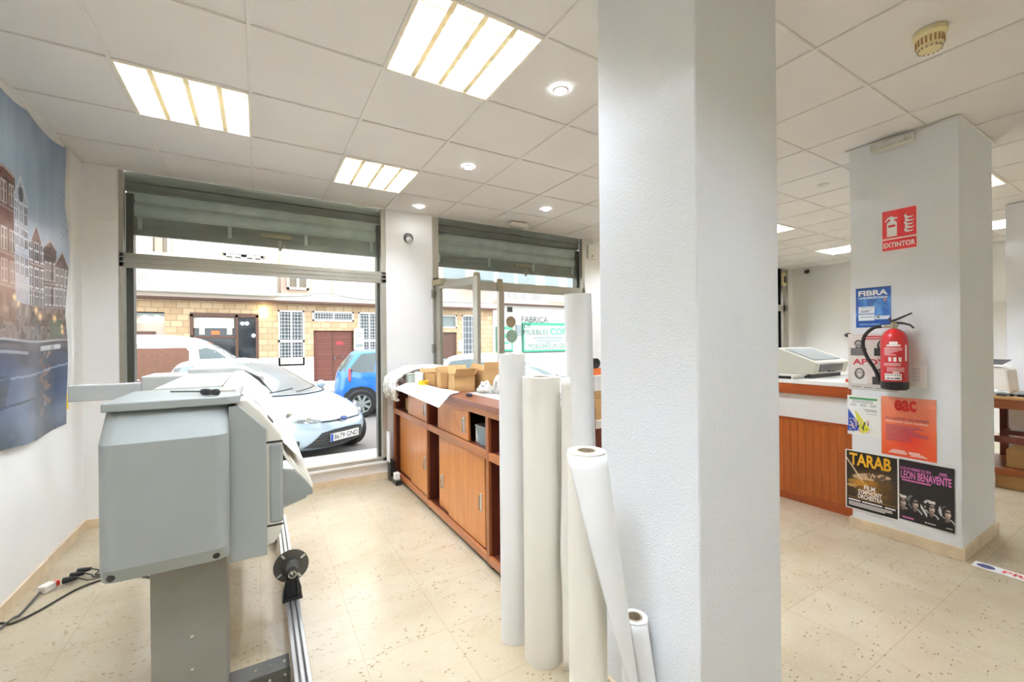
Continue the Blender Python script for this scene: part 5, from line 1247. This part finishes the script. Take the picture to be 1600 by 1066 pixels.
def wheel(t, x, y, r, sg, spokes=7):
    m = MB(); m.lathe([(r*.66, -.10), (r*.9, -.105), (r, -.07), (r, .07), (r*.9, .10), (r*.66, .10)], (x, y, r), (0, sg, 0), 40, True)
    w = m.build('wheel', M['tyre'], t, smooth=40)
    m = MB(); m.lathe([(.0001, .04), (r*.62, .04), (r*.62, .05), (.0001, .05)], (x, y, r), (0, sg, 0), 30); m.build('wheel_well', M['car_black'], w)
    m = MB(); m.lathe([(r*.60, .06), (r*.69, .06), (r*.69, .10), (r*.60, .085)], (x, y, r), (0, sg, 0), 40, True); m.lathe([(.0001, .105), (r*.16, .1), (r*.18, .06), (.0001, .06)], (x, y, r), (0, sg, 0), 20)
    for k in range(spokes):
        a = 2*PI*k/spokes+.3; d = Vector((math.cos(a), 0, math.sin(a)))
        m.obox(Vector((x, y+sg*.085, r))+d*r*.39, d, d.cross(Vector((0, 1, 0))), (0, 1, 0), r*.5, r*.17, .03)
    m.build('rim', M['p_grey'] if spokes < 9 else M['steel'], w, smooth=40)
def make_car(name, label, sl, paint, loc, heading, n=3.0, group=None):
    t = thing(name, label, 'van' if name == 'van' else 'car', loc, group, heading, local=True)
    c = Car(sl, n); c.body().build('body', M[paint], t, smooth=50); return t, c
HATCH = [(.20, 1.76, 1.83, .72), (.27, 1.90, 1.93, .81), (.40, 1.955, 1.95, .845), (.52, 1.965, 1.96, .86), (.62, 1.93, 1.95, .86), (.70, 1.87, 1.93, .855), (.77, 1.72, 1.92, .845), (.85, 1.46, 1.90, .84), (.92, 1.18, 1.88, .825),
         (.98, .92, 1.86, .80), (1.05, .70, 1.83, .77), (1.18, .36, 1.76, .72), (1.30, .05, 1.66, .665), (1.40, -.25, 1.52, .60), (1.455, -.52, 1.32, .50), (1.482, -.75, 1.1, .30)]
HX, HY = .55, -.835
hd = math.atan2(HY, HX)
def hatch_common(t, c, zo=0, rear_wheels=True):
    patch(c.front, [(-.72, 1.0+zo), (-.36, .965+zo), (0, .955+zo), (.36, .965+zo), (.72, 1.0+zo)], [(-.47, 1.385+zo), (0, 1.415+zo), (.47, 1.385+zo)], 18, 10).build('windscreen', M['car_screen'], t, smooth=60)
    for sg in (-1, 1):
        f = lambda x, z, sg=sg: c.side(x, z, sg)
        patch(f, [(-1.45, 1.04+zo), (-1.0, 1.0+zo), (-.32, .99+zo)], [(-1.25, 1.33+zo), (-.85, 1.38+zo), (-.34, 1.385+zo)], 12, 5).build('side_window', M['car_glass'], t, smooth=60)
        patch(f, [(-.26, .99+zo), (.2, .99+zo), (.50, 1.0+zo)], [(-.28, 1.385+zo), (-.20, 1.37+zo), (-.12, 1.31+zo)], 12, 5).build('side_window', M['car_glass'], t, smooth=60)
        for x in ((1.22, -1.26) if rear_wheels else (1.22,)):
            patch(f, [(x-.40, .24), (x, .24), (x+.40, .24)], [(x-.39, .34), (x-.34, .54), (x-.2, .66), (x, .70), (x+.2, .66), (x+.34, .54), (x+.39, .34)], 24, 3).build('wheel_arch', M['car_black'], t)
            wheel(t, x, sg*.80, .305, sg)
        y, = (sg*.90,)
        m = MB(); m.lathe([(.0001, -.05), (.05, -.045), (.07, -.01), (.07, .03), (.0001, .04)], (.46, sg*.86, 1.0+zo), (-1, 0, .1), 16); m.tube([(.47, sg*.76, 1.0+zo), (.46, sg*.84, 1.0+zo)], .025, 8); m.build('wing_mirror', t['paint'] if False else M['car_white'] if t.get('p') == 'w' else M['car_silver'], t, smooth=60)
    patch(lambda y, z: c.front(y, z, .006, True), [(-.62, 1.02+zo), (0, 1.0+zo), (.62, 1.02+zo)], [(-.5, 1.36+zo), (0, 1.38+zo), (.5, 1.36+zo)], 14, 6).build('rear_window', M['car_glass'], t, smooth=60)
    m = MB(); m.tube([(lambda p: (p[0]+.02, p[1], p[2]))(c.front(y, .945+zo+.02*abs(y), .012)) for y in np.linspace(-.72, .72, 20)], .012, 6); m.build('scuttle', M['car_black'], t, smooth=60)
    for y0, y1 in ((-.62, .02), (-.02, .58)):
        m = MB(); m.tube([c.front(y0+(y1-y0)*k/8, .975+zo+.045*k/8, .02) for k in range(9)], .009, 6); m.build('wiper', M['car_black'], t, smooth=60)
FC = (1.08-1.96*HX, 6.66-1.96*HY, RZ)
t, c = make_car('hatchback', 'silver blue hatchback parked nose-in outside the shop window', HATCH, 'car_silver', FC, hd)
hatch_common(t, c)
for sg in (-1, 1):
    q = lambda pts, sg=sg: [(sg*a, b) for a, b in pts]
    h = patch(c.front, q([(.34, .622), (.46, .615), (.60, .635), (.72, .68), (.80, .74)]), q([(.36, .665), (.50, .775), (.64, .835), (.75, .855), (.812, .83)]), 14, 5).build('headlamp', M['lamp_clear'], t, smooth=60)
    for yy, zz, r_ in ((.47, .68, .038), (.60, .735, .05), (.71, .775, .03)):
        p = Vector(c.front(sg*yy, zz, .008)); MB().lathe([(.0001, .01), (r_*.7, .012), (r_, .004), (r_, -.01)], p, (.8, sg*.4, .3), 18).build('reflector', M['steel'], h, smooth=60)
    f_ = patch(c.front, q([(.56, .30), (.66, .30), (.73, .33)]), q([(.57, .38), (.66, .40), (.73, .385)]), 8, 4).build('fog_lamp_recess', M['car_black'], t, smooth=60)
g = patch(c.front, [(-.52, .27), (-.3, .255), (0, .25), (.3, .255), (.52, .27)], [(-.36, .475), (-.2, .50), (0, .505), (.2, .50), (.36, .475)], 22, 6).build('lower_grille', M['car_black'], t, smooth=60)
m = MB()
for k in range(5):
    z = .29+.04*k; w_ = .50-.16*(z-.25)/.25
    m.tube([c.front(-w_+2*w_*j/12, z, .010) for j in range(13)], .006, 5)
m.build('grille_bars', M['foot'], g)
patch(c.front, [(-.34, .612), (0, .600), (.34, .612)], [(-.36, .632), (0, .632), (.36, .632)], 16, 2).build('upper_grille', M['car_black'], t, smooth=60)
px_, _, _ = c.front(0, .62, 0); 
bd = MB().lathe([(.0001, .012), (.07, .012), (.085, .004), (.085, -.012)], (px_+.008, 0, .632), (1, 0, .25), 24).build('badge', M['steel'], t, smooth=40)
for vtx in bd.data.vertices: vtx.co.z = .632+(vtx.co.z-.632)*.5
b2 = MB().lathe([(.0001, .016), (.066, .015), (.07, .012)], (px_+.008, 0, .632), (1, 0, .25), 24).build('badge_field', M['badge'], bd, smooth=40)
for vtx in b2.data.vertices: vtx.co.z = .632+(vtx.co.z-.632)*.5
pxx = c.front(.0, .40, .0)[0]+.012
pl = MB().box(pxx, pxx+.008, -.26, .26, .335, .445).build('number_plate', M['sign_white'], t, bevel=.004)
MB().box(pxx+.008, pxx+.0095, -.26, -.215, .338, .442).build('plate_band', M['print_blue'], pl)
text('plate_lettering', '8679 GND', M['ink'], pl, (pxx+.008, -.20, .352), (0, 1, 0), NZ, .44, .075, .01, .002)
# white hatchback outside the entrance
t, c = make_car('hatchback', 'white hatchback parked outside the glass entrance door', [(z, a, b, w_) for z, a, b, w_ in HATCH], 'car_white', (4.72, 7.75, RZ), hd)
t['p'] = 'w'; hatch_common(t, c); del t['p']
for sg in (-1, 1):
    q = lambda pts, sg=sg: [(sg*a, b) for a, b in pts]
    patch(c.front, q([(.36, .632), (.62, .665), (.80, .76)]), q([(.38, .66), (.62, .77), (.805, .785)]), 10, 4).build('headlamp', M['lamp_clear'], t, smooth=60)
# blue family car across the road
MPV = [(.22, 2.0, 1.72, .76), (.30, 2.2, 1.84, .86), (.45, 2.26, 1.88, .90), (.62, 2.26, 1.88, .91), (.78, 2.2, 1.86, .91), (.92, 2.0, 1.84, .90), (1.0, 1.75, 1.82, .88), (1.06, 1.5, 1.80, .86), (1.15, 1.25, 1.76, .82), (1.30, .85, 1.66, .75), (1.45, .4, 1.54, .68), (1.54, .0, 1.42, .58), (1.58, -.3, 1.2, .38)]
t, c = make_car('family_car', 'bright blue family car parked across the road', MPV, 'car_blue', (3.45, 10.98, RZ), -.16, 4.0)
for sg in (-1, 1):
    f = lambda x, z, sg=sg: c.side(x, z, sg)
    patch(f, [(-1.56, 1.08), (-1.3, 1.04), (-.98, 1.04)], [(-1.40, 1.30), (-1.26, 1.47), (-.92, 1.50)], 10, 5).build('side_window', M['car_glass'], t, smooth=60)
    patch(f, [(-.90, 1.04), (-.4, 1.04), (.08, 1.04)], [(-.86, 1.50), (-.4, 1.52), (.04, 1.51)], 10, 5).build('side_window', M['car_glass'], t, smooth=60)
    patch(f, [(.15, 1.04), (.7, 1.04), (1.1, 1.06)], [(.12, 1.50), (.4, 1.42), (.72, 1.30)], 10, 5).build('side_window', M['car_glass'], t, smooth=60)
    for x in (1.30, -1.28):
        patch(f, [(x-.40, .26), (x, .26), (x+.40, .26)], [(x-.40, .36), (x-.36, .54), (x-.22, .68), (x, .725), (x+.22, .68), (x+.36, .54), (x+.40, .36)], 24, 3).build('wheel_arch', M['car_black'], t)
        wheel(t, x, sg*.86, .325, sg, 8)
    for x in (-.72, .22):
        p = f(x, .90); MB().box(p[0]-.10, p[0]+.10, p[1]-.02, p[1]+.02, .88, .92).build('door_handle', M['p_light'], t, bevel=.008)
    patch(f, [(-1.10, .42), (0, .42), (1.0, .42)], [(-1.10, .46), (0, .46), (1.0, .46)], 10, 1).build('rubbing_strip', M['p_light'], t)
    p = c.front(sg*.74, 1.0, .01, True); MB().box(p[0]-.01, p[0]+.05, p[1]-.05, p[1]+.05, .84, 1.14).build('tail_lamp', M['lamp_red'], t, bevel=.015)
patch(c.front, [(-.72, 1.10), (0, 1.06), (.72, 1.10)], [(-.55, 1.46), (0, 1.50), (.55, 1.46)], 14, 6).build('windscreen', M['car_screen'], t, smooth=60)
patch(lambda y, z: c.front(y, z, .006, True), [(-.66, 1.08), (0, 1.06), (.66, 1.08)], [(-.56, 1.44), (0, 1.48), (.56, 1.44)], 14, 6).build('rear_window', M['car_glass'], t, smooth=60)
# white van
VAN = [(.25, 2.2, 2.3, .84), (.38, 2.38, 2.38, .92), (.6, 2.42, 2.4, .95), (.85, 2.36, 2.4, .955), (1.0, 2.12, 2.4, .95), (1.08, 1.84, 2.4, .945), (1.18, 1.56, 2.4, .93), (1.4, 1.28, 2.39, .90), (1.6, 1.02, 2.38, .865), (1.78, .72, 2.36, .81), (1.9, .42, 2.34, .72), (1.96, .0, 2.3, .55)]
t, c = make_car('van', 'white panel van with a brown lined opening in its side', VAN, 'car_white', (-1.75, 12.75, RZ), 0, 6.0)
for sg in (-1, 1):
    f = lambda x, z, sg=sg: c.side(x, z, sg)
    patch(f, [(-.72, .62), (0, .62), (.42, .62)], [(-.72, 1.66), (0, 1.66), (.36, 1.66), (.42, 1.58)], 12, 8).build('load_opening', M['ply'], t)
    patch(f, [(-.74, 1.69), (.45, 1.69)], [(-.74, 1.75), (.45, 1.75)], 6, 2).build('door_track', M['p_grey'], t)
    m = MB(); m.tube([f(.44, z, .012) for z in np.linspace(.62, 1.66, 8)], .018, 6); m.build('opening_edge', M['p_light'], t)
    patch(f, [(.66, 1.10), (.80, 1.06), (1.1, 1.06), (1.50, 1.08)], [(.58, 1.62), (.72, 1.66), (.90, 1.60), (1.02, 1.50)], 12, 6).build('cab_window', M['car_glass'], t, smooth=60)
    m = MB(); m.tube([f(1.13, z, .012) for z in np.linspace(1.07, 1.44, 6)], .02, 6); m.build('quarter_pillar', M['car_black'], t)
    p = f(1.32, 1.15); MB().box(p[0]-.05, p[0]+.10, min(p[1], p[1]+sg*.22), max(p[1], p[1]+sg*.22), 1.08, 1.34).build('wing_mirror', M['car_black'], t, bevel=.03)
    for x in (.62, -1.02):
        p = f(x, .98); MB().box(p[0]-.08, p[0]+.08, p[1]-.02, p[1]+.02, .96, 1.0 if x > 0 else 1.16).build('door_handle', M['car_black'], t, bevel=.008)
    for x in (1.55, -1.45): wheel(t, x, sg*.88, .32, sg)
    patch(f, [(-.70, .62), (-.42, .62)], [(-.70, 1.0), (-.42, 1.0)], 3, 3).build('load_notice', M['p_light'], t)
patch(c.front, [(-.78, 1.12), (0, 1.10), (.78, 1.12)], [(-.66, 1.74), (0, 1.80), (.66, 1.74)], 14, 6).build('windscreen', M['car_screen'], t, smooth=60)

# ------------------------------------------------------------------ daylight, camera, view
wd = bpy.data.worlds.new('sky'); S.world = wd; wd.use_nodes = True; nt = wd.node_tree
sky = nt.nodes.new('ShaderNodeTexSky'); sky.sky_type = 'HOSEK_WILKIE'; sky.turbidity = 7; sky.ground_albedo = .4
sky.sun_direction = Vector((.2, -.55, .8)).normalized()
mixn = nt.nodes.new('ShaderNodeMix'); mixn.data_type = 'RGBA'; mixn.inputs[0].default_value = .9; mixn.inputs[7].default_value = (.92, .96, 1, 1)
nt.links.new(sky.outputs[0], mixn.inputs[6]); bg = nt.nodes['Background']; nt.links.new(mixn.outputs[2], bg.inputs[0]); bg.inputs[1].default_value = 2.1
cam = bpy.data.cameras.new('camera'); co = bpy.data.objects.new('camera', cam); COL.objects.link(co)
cam.sensor_width = 36; cam.lens = 666.2/1600*36; cam.shift_y = 1.15/1600; cam.clip_start = .02; cam.clip_end = 200
co.location = (0, 0, 1.43)
yaw = math.radians(30.754)
co.matrix_world = Matrix.Translation((0, 0, 1.43)) @ Matrix.Rotation(-yaw, 4, 'Z') @ Matrix.Rotation(PI/2, 4, 'X') @ Matrix.Rotation(-.00905, 4, 'Z')
S.camera = co
S.view_settings.view_transform = 'Standard'; S.view_settings.look = 'None'; S.view_settings.gamma = 1; S.view_settings.use_curve_mapping = False
S.view_settings.exposure = 1.38
S.cycles.use_denoising = True; S.cycles.max_bounces = 10; S.cycles.diffuse_bounces = 5; S.cycles.glossy_bounces = 4; S.cycles.transparent_max_bounces = 16
S.cycles.sample_clamp_indirect = 6; S.cycles.caustics_reflective = False; S.cycles.caustics_refractive = False
